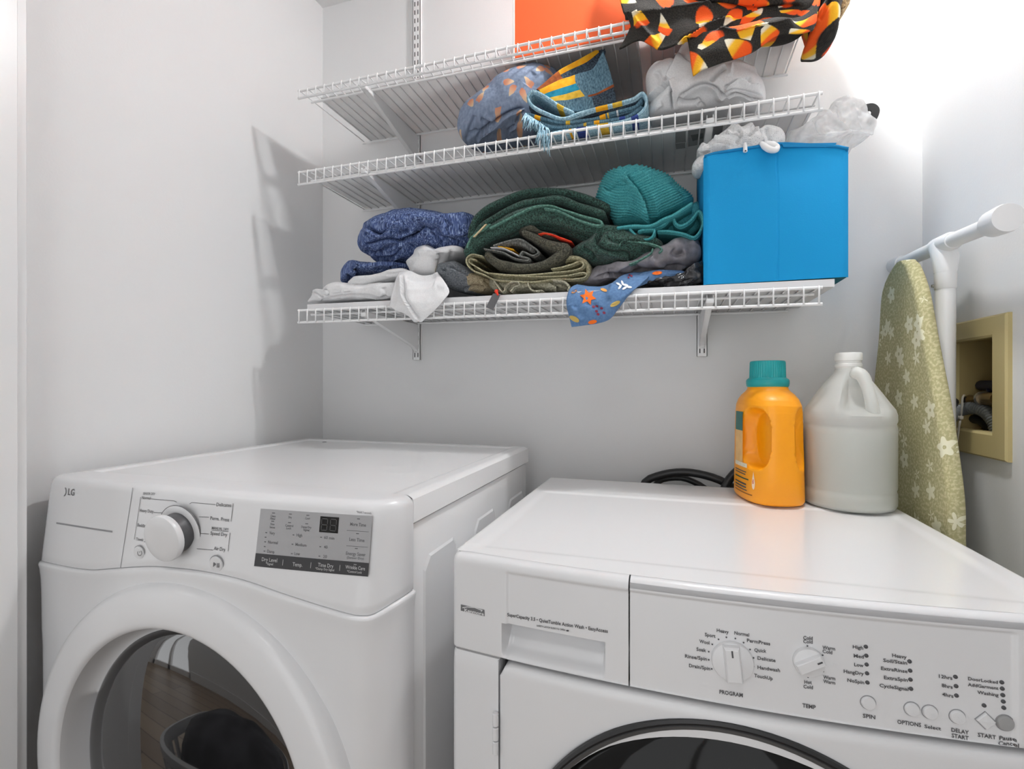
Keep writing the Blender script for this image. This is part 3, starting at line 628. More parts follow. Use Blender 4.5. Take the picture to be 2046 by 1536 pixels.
# knobs
c7 = crop(1340, 1230, 5.683); c8 = crop(1660, 1230, 5.02); c6 = crop(880, 1100, 4.65)
def wknob(u, v, r, ang, name):
    c = on_surf(u, v, w_surf, 0.62); nrm = 0.4 * (c[0] - 0.06)
    Mx = Matrix.Translation(Vector(c)) @ Matrix.Rotation(math.atan(nrm), 4, 'Z')
    k = part(name, *xform(lathe([(r, 0.0), (r, -0.004), (r * 0.97, -0.0055), (r * 0.9, -0.006)], (0, 0, 0), 'y', 40, capt=True), Mx), M_PLAST, washer)
    # grip bar across the dial, tapered
    Ry = Matrix.Rotation(ang, 4, 'Y'); w0 = r * 0.36
    L = [[(sx * w0 * s, -0.005 - h * r / 0.0258, zz) for sx, zz in ((-1, -r * 0.9 * s2), (-1, r * 0.92 * s2), (1, r * 0.92 * s2), (1, -r * 0.9 * s2))] for s, s2, h in ((1.15, 1.0, 0.0), (1.0, 0.98, 0.008), (0.9, 0.92, 0.0105), (0.8, 0.85, 0.011))]
    part('grip', *xform(xform(loft(L, flip=False), Ry), Mx), M_PLAST, k, smooth=False)
    q = [(-0.0009, -0.0053 - 0.011 * r / 0.0258, r * 0.45), (-0.0009, -0.0053 - 0.011 * r / 0.0258, r * 0.80), (0.0009, -0.0053 - 0.011 * r / 0.0258, r * 0.80), (0.0009, -0.0053 - 0.011 * r / 0.0258, r * 0.45)]
    part('pointer', *xform(xform((q, [(0, 1, 2, 3)]), Ry), Mx), M_INKD, k, smooth=False)
wknob(1463, 1319, 0.0222, -0.10, 'program_knob'); wknob(1614.5, 1320, 0.0155, 1.05, 'temperature_knob')
def wbtn(u, v, r, name, m=M_PLAST, diamond=False):
    c = on_surf(u, v, w_surf, 0.63); Mx = Matrix.Translation(Vector(c)) @ Matrix.Rotation(math.atan(0.4 * (c[0] - 0.06)), 4, 'Z')
    b = part(name, *xform(lathe([(r * 1.04, 0.001), (r, -0.0022), (r * 0.9, -0.0032), (0.0005, -0.0036)], (0, 0, 0), 'y', 4 if diamond else 28, capt=True), Mx), m, washer, smooth=not diamond)
    V_, F_ = lathe([(r * 1.13, -0.0001), (r * 1.13, -0.0006), (r * 1.03, -0.0006)], (0, 0, 0), 'y', 4 if diamond else 28); part('button_rim', *xform((V_, F_), Mx), M_INKL, b)
wbtn(*c8((372, 868))[0], 0.0067, 'spin_button'); wbtn(*c8((810, 932))[0], 0.0067, 'option_button'); wbtn(*c8((990, 962))[0], 0.0067, 'option_button')
wbtn(*c8((1265, 1008))[0], 0.0067, 'delay_button'); wbtn(*c8((1545, 1045))[0], 0.0083, 'start_button', diamond=True); wbtn(*c8((1742, 1070))[0], 0.0074, 'pause_button', mat('button_grey', (0.35, 0.35, 0.35), 0.4))
wl = Print(w_surf, 0.0010)
for s, p, q, h in (('Heavy', (522, 178), (658, 200), 7), ('Normal', (722, 208), (890, 232), 7), ('PermPress', (865, 292), (1128, 332), 7), ('Quick', (948, 402), (1085, 415), 7), ('Delicate', (985, 492), (1190, 522), 7),
                   ('Handwash', (985, 597), (1240, 634), 7), ('TouchUp', (947, 690), (1157, 726), 7), ('Sport', (388, 227), (508, 245), 7), ('Wool', (325, 302), (440, 322), 7), ('Soak', (292, 392), (402, 408), 7),
                   ('Rinse/Spin', (162, 470), (412, 506), 7), ('Drain/Spin', (208, 577), (448, 615), 7), ('PROGRAM', (553, 878), (818, 920), 8), ('Cold', (1502, 263), (1610, 270), 7), ('Cold', (1503, 304), (1610, 312), 7),
                   ('Warm', (1720, 372), (1865, 390), 7), ('Cold', (1722, 415), (1833, 432), 7), ('Warm', (1730, 708), (1867, 726), 7), ('Warm', (1730, 755), (1867, 776), 7), ('Hot', (1516, 765), (1600, 770), 7), ('Cold', (1505, 815), (1613, 828), 7), ('TEMP', (1493, 1032), (1645, 1056), 8)):
    T(wl, c7, s, p, q, h, bold=0.02)
for x, y in ((632, 240), (733, 253), (827, 300), (900, 378), (940, 473), (940, 570), (903, 657), (543, 263), (472, 320), (432, 403), (432, 495), (465, 598), (1550, 337), (1723, 442), (1730, 627), (1558, 690)): wl.dot(*c7((x, y))[0], 1.7, 8)
for s, p, q, h in (('High', (217, 322), (322, 336), 7), ('Med', (227, 412), (328, 424), 7), ('Low', (232, 500), (325, 512), 7), ('HangDry', (127, 567), (328, 594), 7), ('NoSpin', (163, 656), (332, 682), 7), ('Heavy', (612, 408), (757, 428), 7),
                   ('Soil/Stain', (522, 457), (762, 486), 7), ('ExtraRinse', (500, 537), (766, 570), 7), ('ExtraSpin', (530, 630), (768, 657), 7), ('CycleSignal', (485, 708), (775, 748), 7), ('12hrs', (1080, 616), (1216, 638), 7), ('8hrs', (1108, 708), (1218, 728), 7),
                   ('4hrs', (1112, 798), (1226, 818), 7), ('DoorLocked', (1372, 640), (1670, 678), 6.5), ('AddGarment', (1370, 700), (1676, 738), 6.5), ('Washing', (1465, 776), (1678, 806), 6.5), ('SPIN', (318, 1015), (443, 1032), 8), ('OPTIONS', (663, 1075), (902, 1110), 8),
                   ('Select', (935, 1118), (1102, 1144), 7), ('DELAY', (1205, 1155), (1380, 1186), 8), ('START', (1208, 1212), (1378, 1242), 8), ('START', (1470, 1205), (1652, 1234), 8), ('Pause', (1685, 1238), (1862, 1262), 8), ('Cancel', (1675, 1290), (1882, 1316), 8)):
    T(wl, c8, s, p, q, h, bold=0.02)
for s, p, q, h in (('SuperCapacity 3.5 • QuietTumble Action Wash • EasyAccess', (622, 608), (1556, 760), 7), ('SAFETY LATCH SLIDE TO OPEN', (895, 700), (1160, 742), 3.4)): T(wl, c6, s, p, q, h, bold=0.02)
wl.poly(c6((1170, 734), (1188, 732), (1198, 742), (1186, 748), (1170, 744)))
wl.build('lettering', M_INKD, washer)
for x, y in ((350, 308), (355, 398), (358, 487), (362, 575), (366, 667), (788, 456), (794, 548), (797, 638), (802, 730), (1248, 610), (1254, 703), (1258, 798), (1712, 665), (1717, 728), (1722, 793), (1727, 857), (1732, 920), (1535, 897)):
    u, v = c8((x, y))[0]; c = on_surf(u, v, w_surf, 0.63); part('indicator_light', *lathe([(0.0022, 0.001), (0.0020, -0.0008), (0.001, -0.0014)], c, 'y', 10, capt=True), M_INKD, washer)
lp = Print(w_surf, 0.0004); lp.quadgrid(c6((190, 497), (410, 548), (412, 608), (190, 555)), 6, 2); badge = lp.build('badge', M_INK, washer)
lp = Print(w_surf, 0.0007); T(lp, c6, 'Kenmore', (225, 562), (406, 602), 6.5, bold=0.02); lp.stroke(c6((205, 528), (250, 520), (320, 526), (385, 552)), 1.6); lp.stroke(c6((368, 545), (392, 552), (378, 562)), 1.4); lp.build('badge_lettering', M_WPRINT, badge)
# ------------------------------------------------------------------ things on and around the washer
# gallon jug
mj, nt, b = new_mat('milky_plastic'); b.inputs['Base Color'].default_value = (0.80, 0.81, 0.78, 1); b.inputs['Roughness'].default_value = 0.38
tc = N(nt, 'ShaderNodeTexCoord'); nz = N(nt, 'ShaderNodeTexNoise', i_Scale=14.0); nt.links.new(tc.outputs['Object'], nz.inputs['Vector'])
rp = N(nt, 'ShaderNodeValToRGB'); rp.color_ramp.elements[0].color = (0.86, 0.87, 0.84, 1); rp.color_ramp.elements[1].color = (0.92, 0.925, 0.90, 1); nt.links.new(nz.outputs['Fac'], rp.inputs[0]); nt.links.new(rp.outputs[0], b.inputs['Base Color'])
tl = N(nt, 'ShaderNodeBsdfTranslucent'); tl.inputs['Color'].default_value = (0.92, 0.93, 0.90, 1); tp = N(nt, 'ShaderNodeBsdfTransparent')
m1 = N(nt, 'ShaderNodeMixShader'); m1.inputs[0].default_value = 0.35; m2 = N(nt, 'ShaderNodeMixShader'); m2.inputs[0].default_value = 0.32
nt.links.new(b.outputs[0], m1.inputs[1]); nt.links.new(tl.outputs[0], m1.inputs[2]); nt.links.new(m1.outputs[0], m2.inputs[1]); nt.links.new(tp.outputs[0], m2.inputs[2]); nt.links.new(m2.outputs[0], nt.nodes['Material Output'].inputs['Surface'])
JC = (0.3275, 1.1185, 0.9090)
jug = thing('plastic_jug', 'milky white gallon jug half full of clear liquid, no cap label', 'jug', JC)
jug['label'] = 'milky translucent gallon jug of pale liquid with a moulded handle'
jp = [(0.03, 0.002), (0.066, 0.0), (0.073, 0.003), (0.0762, 0.010), (0.0765, 0.030), (0.0750, 0.034), (0.0750, 0.037), (0.0762, 0.041), (0.0765, 0.10), (0.0765, 0.152), (0.0748, 0.156), (0.0748, 0.160), (0.0765, 0.165), (0.0765, 0.176), (0.0735, 0.186), (0.066, 0.197), (0.055, 0.214), (0.043, 0.232), (0.031, 0.248), (0.0235, 0.258), (0.0215, 0.264)]
V, F = lathe(jp, JC, seg=64, capb=True)
V = np.array(V)
# moulded hollow beside the handle, facing the room
ang = np.arctan2(V[:, 1] - JC[1], V[:, 0] - JC[0]); h = V[:, 2] - JC[2]
da = np.abs((ang - (-1.45) + PI) % (2 * PI) - PI)
msk = sstep(0.62, 0.40, da) * sstep(0.180, 0.192, h) * sstep(0.250, 0.236, h)
k = 1 - 0.42 * msk
V[:, 0] = JC[0] + (V[:, 0] - JC[0]) * k; V[:, 1] = JC[1] + (V[:, 1] - JC[1]) * k
body = part('body', V, F, mj, jug, sharp=60)
hp = [P(1709, 744, y=1.085), P(1722, 750, y=1.072), P(1731, 768, y=1.066), P(1739, 795, y=1.060), P(1744, 822, y=1.064), P(1742, 834, y=1.078)]
part('handle', *tube(hp, [0.012, 0.011, 0.0095, 0.0095, 0.011, 0.013], 16, 24), mj, jug, sharp=0)
part('neck', *lathe([(0.0215, 0.260), (0.0215, 0.266), (0.0225, 0.267), (0.0225, 0.272), (0.0208, 0.274), (0.0208, 0.278), (0.0226, 0.279), (0.0226, 0.292), (0.0215, 0.294), (0.018, 0.294), (0.018, 0.285)], JC, seg=40, capt=True), mat('jug_neck_plastic', (0.82, 0.82, 0.79), 0.4, var=0.02), jug)
part('liquid', *lathe([(0.0, 0.0035), (0.064, 0.0035), (0.0725, 0.007), (0.0742, 0.015), (0.0742, 0.030), (0.073, 0.036), (0.0742, 0.042), (0.0742, 0.146), (0.0, 0.1465)], JC, seg=48), mat('pale_liquid', (0.36, 0.375, 0.29), 0.25, var=0.04), jug)

# detergent bottle (narrow handle side towards the room)
m_or = mat('orange_bottle_plastic', srgb(255, 164, 0), 0.42, var=0.015, coat=0.1)
m_teal = mat('teal_cap_plastic', srgb(22, 158, 160), 0.38, var=0.03)
BC = np.array([0.1885, 1.132, 0.9090]); axA = np.array([-0.20, 0.98, 0]); axA /= np.linalg.norm(axA); axB = np.array([axA[1], -axA[0], 0])
bot = thing('detergent_bottle', 'orange laundry detergent bottle with a teal ribbed cap', 'bottle', tuple(BC))
hs = [0.0, 0.003, 0.008, 0.05, 0.10, 0.15, 0.178, 0.192, 0.203, 0.212, 0.219, 0.224, 0.231]
la = [0.070, 0.078, 0.0815, 0.081, 0.080, 0.079, 0.0775, 0.0755, 0.070, 0.060, 0.047, 0.0395, 0.037]
lb = [0.046, 0.0530, 0.0555, 0.0552, 0.0550, 0.0546, 0.0540, 0.0532, 0.0510, 0.0465, 0.0405, 0.0375, 0.0368]
HS = np.unique(np.r_[hs, np.linspace(0.06, 0.20, 60)]); PH = np.linspace(0, 2 * PI, 144, endpoint=False)
loops = []
for hh in HS:
    a_ = np.interp(hh, hs, la); b_ = np.interp(hh, hs, lb); e = np.interp(hh, [0, 0.19, 0.22], [0.72, 0.8, 1.0])
    L = []
    for ph in PH:
        c_, s_ = math.cos(ph), math.sin(ph)
        pa = -a_ * math.copysign(abs(c_) ** e, c_); pb = b_ * math.copysign(abs(s_) ** e, s_)
        # finger hollows either side of the handle column (column faces the room, ph = 0)
        for sg in (1, -1):
            q = (ph * sg + PI) % (2 * PI) - PI
            da = (q - (0.66 if sg > 0 else 0.92)) / (0.40 if sg > 0 else 0.62); dz = (hh - 0.128) / 0.062
            rr = (abs(da) ** 2.6 + abs(dz) ** 2.6)
            k = float(sstep(1.0, 0.55, rr)) * (0.34 if sg > 0 else 0.52)
            pb *= (1 - k); pa *= (1 - 0.12 * k)
        L.append(tuple(BC + axA * pa + axB * pb + np.array([0, 0, hh])))
    loops.append(L)
bb = part('body', *loft(loops), m_or, bot, sharp=70)
cz = BC[2] + 0.231; cc = (BC[0], BC[1], cz)
cp = part('cap', *lathe([(0.0375, -0.003), (0.0390, -0.001), (0.0398, 0.004), (0.0398, 0.010), (0.0380, 0.013), (0.0355, 0.0145), (0.0345, 0.016)], cc, seg=48, capb=True), m_teal, bot)
loops = []
for r, hh in ((0.0338, 0.014), (0.0333, 0.030), (0.0329, 0.046), (0.0320, 0.0492), (0.0296, 0.050), (0.0, 0.050)):
    loops.append([(cc[0] + (r - (0.0009 if i % 2 and 0.014 <= hh < 0.048 else 0)) * math.cos(q), cc[1] + (r - (0.0009 if i % 2 and hh < 0.048 else 0)) * math.sin(q), cz + hh) for i, q in enumerate(np.linspace(0, 2 * PI, 96, endpoint=False))])
part('ribbed_grip', *loft(loops, cap=False), m_teal, cp, sharp=25)
# label on the broad side (seen edge-on at the left) and the printed drop
def bot_pt(ph, hh, lift=0.0006):
    a_ = np.interp(hh, hs, la) + lift; b_ = np.interp(hh, hs, lb) + lift; e = 0.75
    c_, s_ = math.cos(ph), math.sin(ph)
    return BC + axA * (-a_ * math.copysign(abs(c_) ** e, c_)) + axB * (b_ * math.copysign(abs(s_) ** e, s_)) + np.array([0, 0, hh])
def bot_patch(name, ph0, ph1, h0, h1, m, lift=0.0008, parent=None):
    V, F = gridmesh(lambda a, c: tuple(bot_pt(a, c, lift)), np.linspace(ph0, ph1, 10), np.linspace(h0, h1, 6)); return part(name, V, F, m, parent or bot, sharp=0)
lab = bot_patch('label_print', -1.75, -1.42, 0.075, 0.165, mat('label_cream', srgb(238, 190, 120), 0.45, var=0.2, vscale=60))
bot_patch('label_print', -1.75, -1.42, 0.140, 0.178, mat('label_green', srgb(40, 110, 100), 0.45, var=0.2, vscale=80), 0.0012)
bot_patch('label_print', -1.75, -1.20, 0.068, 0.076, mat('label_white', srgb(235, 225, 200), 0.45, var=0.2, vscale=200), 0.0012)
for k, (h0, h1, p1, col) in enumerate(((0.058, 0.060, -1.25, M_INKD), (0.053, 0.055, -1.28, M_INKD), (0.044, 0.0465, -1.14, mat('label_dkgreen', srgb(25, 80, 60), 0.5)), (0.033, 0.036, -1.25, M_INKD), (0.027, 0.030, -1.25, M_INKD), (0.022, 0.024, -1.22, M_INKD), (0.016, 0.018, -0.98, mat('label_brown', srgb(150, 85, 20), 0.5)))):
    bot_patch('label_line', -1.75, p1, h0, h1, col)
dv = []; 
for q in np.linspace(0, 2 * PI, 28, endpoint=False):
    r = 1.0 if q > PI else 1.0; y_ = math.sin(q); x_ = math.cos(q) * (0.75 if y_ < 0 else 0.75 * (1 - y_) ** 0.75)
    dv.append(tuple(bot_pt(-0.93 + x_ * 0.085, 0.042 + (y_ * 0.022 if y_ > 0 else y_ * 0.013), 0.001)))
drop = part('drop_print', dv, [tuple(range(28))], mat('drop_white', srgb(250, 225, 195), 0.5), bot, smooth=False)
V, F = text_mesh('60', 0.02); V = [tuple(bot_pt(-0.97 + x * 0.066, 0.040 + y * 0.013, 0.0015)) for x, y, _ in V]; part('drop_number', V, F, mat('drop_orange', srgb(225, 100, 30), 0.5), drop, smooth=False)

# black hose and cord loops behind the washer
def hose(label, pts, r, cat='hose'):
    V, F = tube(pts, r, 12, 60); return solo('washer_hose' if cat == 'hose' else 'power_cord', V, F, M_BLACK, label, cat, sharp=0)
hose('thick black hose arching behind the washer top', [(-0.085, 1.31, 0.55), (-0.085, 1.31, 0.80), tuple(P(1288, 965, y=1.31)), tuple(P(1320, 949, y=1.31)), tuple(P(1365, 943, y=1.31)), tuple(P(1415, 951, y=1.308)), tuple(P(1455, 968, y=1.305)), tuple(P(1490, 1000, y=1.30)), (0.22, 1.30, 0.70), (0.22, 1.30, 0.5)], 0.0098)
hose('thinner black cord in the smaller loop under the hose arch', [(-0.05, 1.325, 0.55), (-0.045, 1.328, 0.82), tuple(P(1312, 965, y=1.33)), tuple(P(1352, 954, y=1.33)), tuple(P(1385, 962, y=1.33)), tuple(P(1415, 985, y=1.33)), (0.10, 1.33, 0.72), (0.10, 1.33, 0.5)], 0.0075, 'cord')
hose('black hose rising behind the orange bottle to the wall box', [(0.10, 1.275, 0.60), (0.105, 1.275, 0.82), tuple(P(1448, 975, y=1.28)), tuple(P(1463, 950, y=1.285)), tuple(P(1490, 930, y=1.29)), tuple(P(1560, 925, y=1.30)), tuple(P(1610, 945, y=1.305)), (0.345, 1.30, 0.86), (0.36, 1.295, 0.70), (0.36, 1.29, 0.55)], 0.0098)

# ------------------------------------------------------------------ ironing board against the right wall
mi, nt, b = new_mat('sage_floral_cover'); b.inputs['Roughness'].default_value = 0.85
uvn = N(nt, 'ShaderNodeUVMap')
vo = N(nt, 'ShaderNodeTexVoronoi', i_Scale=24.0); vo.inputs['Randomness'].default_value = 1.0; nt.links.new(uvn.outputs[0], vo.inputs['Vector'])
nz = N(nt, 'ShaderNodeTexNoise', i_Scale=190.0, i_Detail=2.0); nt.links.new(uvn.outputs[0], nz.inputs['Vector'])
sub = N(nt, 'ShaderNodeVectorMath', operation='SUBTRACT'); scl = N(nt, 'ShaderNodeVectorMath', operation='SCALE'); scl.inputs['Scale'].default_value = 24.0
nt.links.new(uvn.outputs[0], scl.inputs[0]); nt.links.new(scl.outputs[0], sub.inputs[0])
vp = N(nt, 'ShaderNodeVectorMath', operation='SCALE'); vp.inputs['Scale'].default_value = 24.0; nt.links.new(vo.outputs['Position'], vp.inputs[0]); nt.links.new(vp.outputs[0], sub.inputs[1])
sx = N(nt, 'ShaderNodeSeparateXYZ'); nt.links.new(sub.outputs[0], sx.inputs[0])
at = N(nt, 'ShaderNodeMath', operation='ARCTAN2'); nt.links.new(sx.outputs[1], at.inputs[0]); nt.links.new(sx.outputs[0], at.inputs[1])
m5 = N(nt, 'ShaderNodeMath', operation='MULTIPLY'); m5.inputs[1].default_value = 5.0; nt.links.new(at.outputs[0], m5.inputs[0])
cs = N(nt, 'ShaderNodeMath', operation='COSINE'); nt.links.new(m5.outputs[0], cs.inputs[0])
ln = N(nt, 'ShaderNodeVectorMath', operation='LENGTH'); nt.links.new(sub.outputs[0], ln.inputs[0])
pet = N(nt, 'ShaderNodeMath', operation='MULTIPLY_ADD'); pet.inputs[1].default_value = 0.09; pet.inputs[2].default_value = 0.36; nt.links.new(cs.outputs[0], pet.inputs[0])
lt = N(nt, 'ShaderNodeMath', operation='LESS_THAN'); nt.links.new(ln.outputs['Value'], lt.inputs[0]); nt.links.new(pet.outputs[0], lt.inputs[1])
ctr = N(nt, 'ShaderNodeMath', operation='GREATER_THAN'); ctr.inputs[1].default_value = 0.085; nt.links.new(ln.outputs['Value'], ctr.inputs[0])
pick = N(nt, 'ShaderNodeSeparateColor'); nt.links.new(vo.outputs['Color'], pick.inputs[0])
pk = N(nt, 'ShaderNodeMath', operation='GREATER_THAN'); pk.inputs[1].default_value = 0.38; nt.links.new(pick.outputs[0], pk.inputs[0])
mm = N(nt, 'ShaderNodeMath', operation='MULTIPLY'); nt.links.new(lt.outputs[0], mm.inputs[0]); nt.links.new(pk.outputs[0], mm.inputs[1])
mm2 = N(nt, 'ShaderNodeMath', operation='MULTIPLY'); nt.links.new(mm.outputs[0], mm2.inputs[0]); nt.links.new(ctr.outputs[0], mm2.inputs[1])
gr = N(nt, 'ShaderNodeValToRGB'); gr.color_ramp.elements[0].color = srgb(174, 168, 124); gr.color_ramp.elements[1].color = srgb(202, 196, 154); gr.color_ramp.elements[0].position = 0.45; gr.color_ramp.elements[1].position = 0.62; nt.links.new(nz.outputs['Fac'], gr.inputs[0])
mc = N(nt, 'ShaderNodeMix', data_type='RGBA'); mc.inputs[7].default_value = srgb(228, 225, 196); nt.links.new(mm2.outputs[0], mc.inputs[0]); nt.links.new(gr.outputs[0], mc.inputs[6]); nt.links.new(mc.outputs[2], b.inputs['Base Color'])
bx = 0.436
Lp = [P(u, v, x=bx) for u, v in ((1808, 516), (1786.5, 528), (1765, 566), (1758, 594), (1753, 675), (1744, 765))]
Rp = [P(u, v, x=bx + 0.022) for u, v in ((1829, 519), (1839, 528), (1858, 580), (1874, 666), (1884, 718), (1900.6, 803), (1915, 894), (1929, 1008), (1930, 1089))]
lft = [(p[1], p[2]) for p in Lp] + [(1.338, 1.05), (1.340, 0.8), (1.34, 0.4), (1.33, 0.20)]
rgt = [(p[1], p[2]) for p in Rp] + [(0.985, 0.7), (0.985, 0.4), (0.995, 0.20)]
lc = catmull(np.array(lft), 60); rc = catmull(np.array(rgt), 60)
zz = np.r_[np.linspace(lc[0][1], lc[0][1] - 0.02, 6), np.linspace(lc[0][1] - 0.03, 0.20, 70)]
li = np.interp(-zz, -lc[:, 1], lc[:, 0]); ri = np.interp(-zz, -rc[:, 1], rc[:, 0]); 
cyt = (lc[0][0] + rc[0][0]) / 2
ib = thing('ironing_board', 'upright ironing board in a sage green floral cover against the right wall', 'ironing board', (0.45, 1.15, 0.09))
def bsec(y0, y1, z, sh):
    # cross-section of the padded board: rounded slab from y0 (left) to y1 (right)
    th = 0.026; xo = bx; n = 14; pts = []
    r = min(0.010, abs(y0 - y1) / 3)
    for q in np.linspace(PI / 2, 0, 7): pts.append((xo + 0.012 - 0.012 * math.cos(q - PI / 2 + PI / 2) if False else xo + 0.010 * (1 - math.sin(q)), y0 - r * (1 - math.cos(q)) * 0 + 0 * q - r + r * math.cos(q) if False else y0 - r + r * math.cos(q), z))
    pts = []
    for i in range(24): pts.append((xo, y0 - r + (y1 + r - y0 + r) * i / 23.0, z))
    for q in np.linspace(0, PI, 9)[1:-1]: pts.append((xo + th / 2 - th / 2 * math.cos(q), y1 + r - r * math.sin(q), z))
    for i in range(24): pts.append((xo + th, y1 + r + (y0 - r - y1 - r) * i / 23.0, z))
    for q in np.linspace(0, PI, 9)[1:-1]: pts.append((xo + th / 2 + th / 2 * math.cos(q), y0 - r + r * math.sin(q), z))
    return pts
secs = [bsec(a_, c_, z_, 0) for a_, c_, z_ in zip(li, ri, zz)]
V, F = loft(secs)
uv = [(p[1] - (p[0] - bx), p[2]) for p in V]
part('cover', V, F, mi, ib, sharp=60, uv=uv)
xl = 0.497
f0 = P(1800, 527, x=xl); f1 = P(1985, 447, x=xl); jn = P(1884, 489, x=xl)
foot = part('foot_bar', *tube([f0, jn, f1], 0.0135, 18, 20), M_WIRE, ib, sharp=60)
d = (f1 - f0) / np.linalg.norm(f1 - f0)
part('end_cap', *tube([f1 - d * 0.012, f1 - d * 0.004, f1, f1 + d * 0.03, f1 + d * 0.038], [0.0165, 0.0195, 0.0215, 0.0228, 0.0215], 24), M_WIRE, foot, sharp=50)
part('end_cap', *tube([f0 + d * 0.012, f0, f0 - d * 0.03, f0 - d * 0.036], [0.0165, 0.0185, 0.0185, 0.016], 24), M_WIRE, foot, sharp=50)
lt_ = P(1889, 620, x=xl); lg_top = np.array([xl, lt_[1], jn[2]])
leg = part('leg_tube', *tube([(xl, lt_[1], jn[2] - 0.06), (xl, lt_[1], 1.0), (xl, lt_[1] - 0.02, 0.55), (xl, lt_[1] - 0.05, 0.1)], 0.0158, 18, 12), M_WIRE, ib, sharp=60)
part('leg_joint', *join(tube([jn - d * 0.03, jn - d * 0.02, jn + d * 0.03, jn + d * 0.04], [0.0155, 0.0175, 0.0175, 0.0155], 18), tube([(xl, jn[1] + 0.004, jn[2]), (xl, lt_[1], jn[2] - 0.03), (xl, lt_[1], jn[2] - 0.055)], [0.021, 0.0205, 0.0175], 18), tube([(xl, lt_[1], jn[2] - 0.05), (xl, lt_[1], jn[2] - 0.085), (xl, lt_[1], jn[2] - 0.087)], [0.0172, 0.0172, 0.016], 18)), M_WIRE, leg, sharp=50)
part('rivet', *tube([(xl - 0.020, lt_[1] + 0.004, jn[2] - 0.079), (xl - 0.014, lt_[1] + 0.004, jn[2] - 0.079)], 0.003, 10), M_CHROME, leg)

# ------------------------------------------------------------------ laundry outlet box in the right wall
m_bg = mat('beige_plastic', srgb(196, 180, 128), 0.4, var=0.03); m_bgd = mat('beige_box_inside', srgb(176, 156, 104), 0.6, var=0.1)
ob = thing('laundry_outlet_box', 'beige recessed water outlet box in the right wall with hoses', 'outlet box', (RX, 1.173, 1.01))
fy0, fy1, fz0, fz1 = 1.0585, 1.290, 1.0100, 1.2640; oy0, oy1, oz0, oz1 = 1.1020, 1.2475, 1.0555, 1.2262
def frame_loop(y0, y1, z0, z1, x): return [(x, y0, z0), (x, y1, z0), (x, y1, z1), (x, y0, z1)]
part('frame', *loft([frame_loop(fy0, fy1, fz0, fz1, RX), frame_loop(fy0, fy1, fz0, fz1, RX - 0.006), frame_loop(fy0 + 0.003, fy1 - 0.003, fz0 + 0.003, fz1 - 0.003, RX - 0.009), frame_loop(oy0 - 0.004, oy1 + 0.004, oz0 - 0.004, oz1 + 0.004, RX - 0.008), frame_loop(oy0, oy1, oz0, oz1, RX - 0.004), frame_loop(oy0, oy1, oz0, oz1, RX + 0.012)], cap=False), m_bg, ob, smooth=False)
part('box_back', *box(RX + 0.080, RX + 0.084, BX_Y0, BX_Y1, BX_Z0, BX_Z1), m_bgd, ob, smooth=False)
for q in ((RX, RX + 0.08, BX_Y0, BX_Y0 + 0.003, BX_Z0, BX_Z1), (RX, RX + 0.08, BX_Y1 - 0.003, BX_Y1, BX_Z0, BX_Z1), (RX, RX + 0.08, BX_Y0, BX_Y1, BX_Z0, BX_Z0 + 0.003), (RX, RX + 0.08, BX_Y0, BX_Y1, BX_Z1 - 0.003, BX_Z1)):
    part('box_wall', *box(*q), m_bgd, ob, smooth=False)
m_brass = mat('dull_brass', srgb(150, 125, 80), 0.35, metal=0.8, var=0.1)
xq = RX + 0.03
part('valve', *tube([P(1995, 797, x=xq), P(1975, 797, x=xq), P(1958, 797, x=xq)], [0.013, 0.0125, 0.011], 14, 8), m_brass, ob)
part('valve', *tube([P(1960, 799, x=xq), P(1945, 800, x=xq), P(1938, 800, x=xq)], [0.0095, 0.0095, 0.0115], 14, 8), m_brass, ob)
part('hose_clamp', *tube([P(1968, 796, x=xq), P(1963, 796.5, x=xq)], 0.0145, 16), M_CHROME, ob)
part('valve_handle', *join(tube([P(1930, 771, x=xq + 0.015), P(1956, 770, x=xq + 0.015)], 0.0085, 10), tube([P(1944, 785, x=xq + 0.01), P(1944, 772, x=xq + 0.014)], 0.005, 8)), mat('dark_red_handle', srgb(90, 20, 22), 0.5), ob)
part('valve_handle', *join(tube([P(1961, 770, x=xq + 0.015), P(1995, 770, x=xq + 0.015)], 0.0105, 10), tube([P(1978, 785, x=xq + 0.01), P(1978, 772, x=xq + 0.014)], 0.006, 8)), mat('dark_blue_handle', srgb(20, 26, 60), 0.5), ob)
part('inlet_hose', *tube([P(1942, 800, x=xq), P(1925, 800, x=xq - 0.006), P(1908, 801, x=xq - 0.02), P(1895, 812, x=RX - 0.012), P(1890, 860, x=RX - 0.012), P(1888, 960, x=RX - 0.012), P(1888, 1100, x=RX - 0.014)], 0.0105, 12, 40), M_BLACK, ob)
pts = [P(1897, 835, x=RX - 0.014), P(1907, 824, x=xq - 0.03), P(1925, 817, x=xq - 0.01), P(1950, 815, x=xq - 0.004), P(1972, 824, x=xq), P(1988, 844, x=xq + 0.004), P(1996, 875, x=xq + 0.004)]
pc = catmull(np.array(pts), 150); rad = 0.0118 + 0.0012 * np.cos(np.arange(150) * 2 * PI / 5)
part('corrugated_hose', *tube(pc, rad, 14), mat('grey_corrugated_plastic', (0.17, 0.18, 0.18), 0.4), ob, sharp=0)
part('drain_hose', *tube([P(1905, 842, x=xq - 0.02), P(1930, 836, x=xq), P(1960, 840, x=xq + 0.012), P(1985, 862, x=xq + 0.016)], 0.0095, 12, 24), mat('dark_grey_hose', (0.03, 0.033, 0.033), 0.45), ob)
def strip(pts, wdt, th): 
    c = catmull(np.array(pts), 24); return loft([[tuple(p + np.array([0, sx * wdt, 0]) + np.array([sy * th, 0, 0])) for sx, sy in ((-1, 0), (1, 0), (1, 1), (-1, 1))] for p in c])
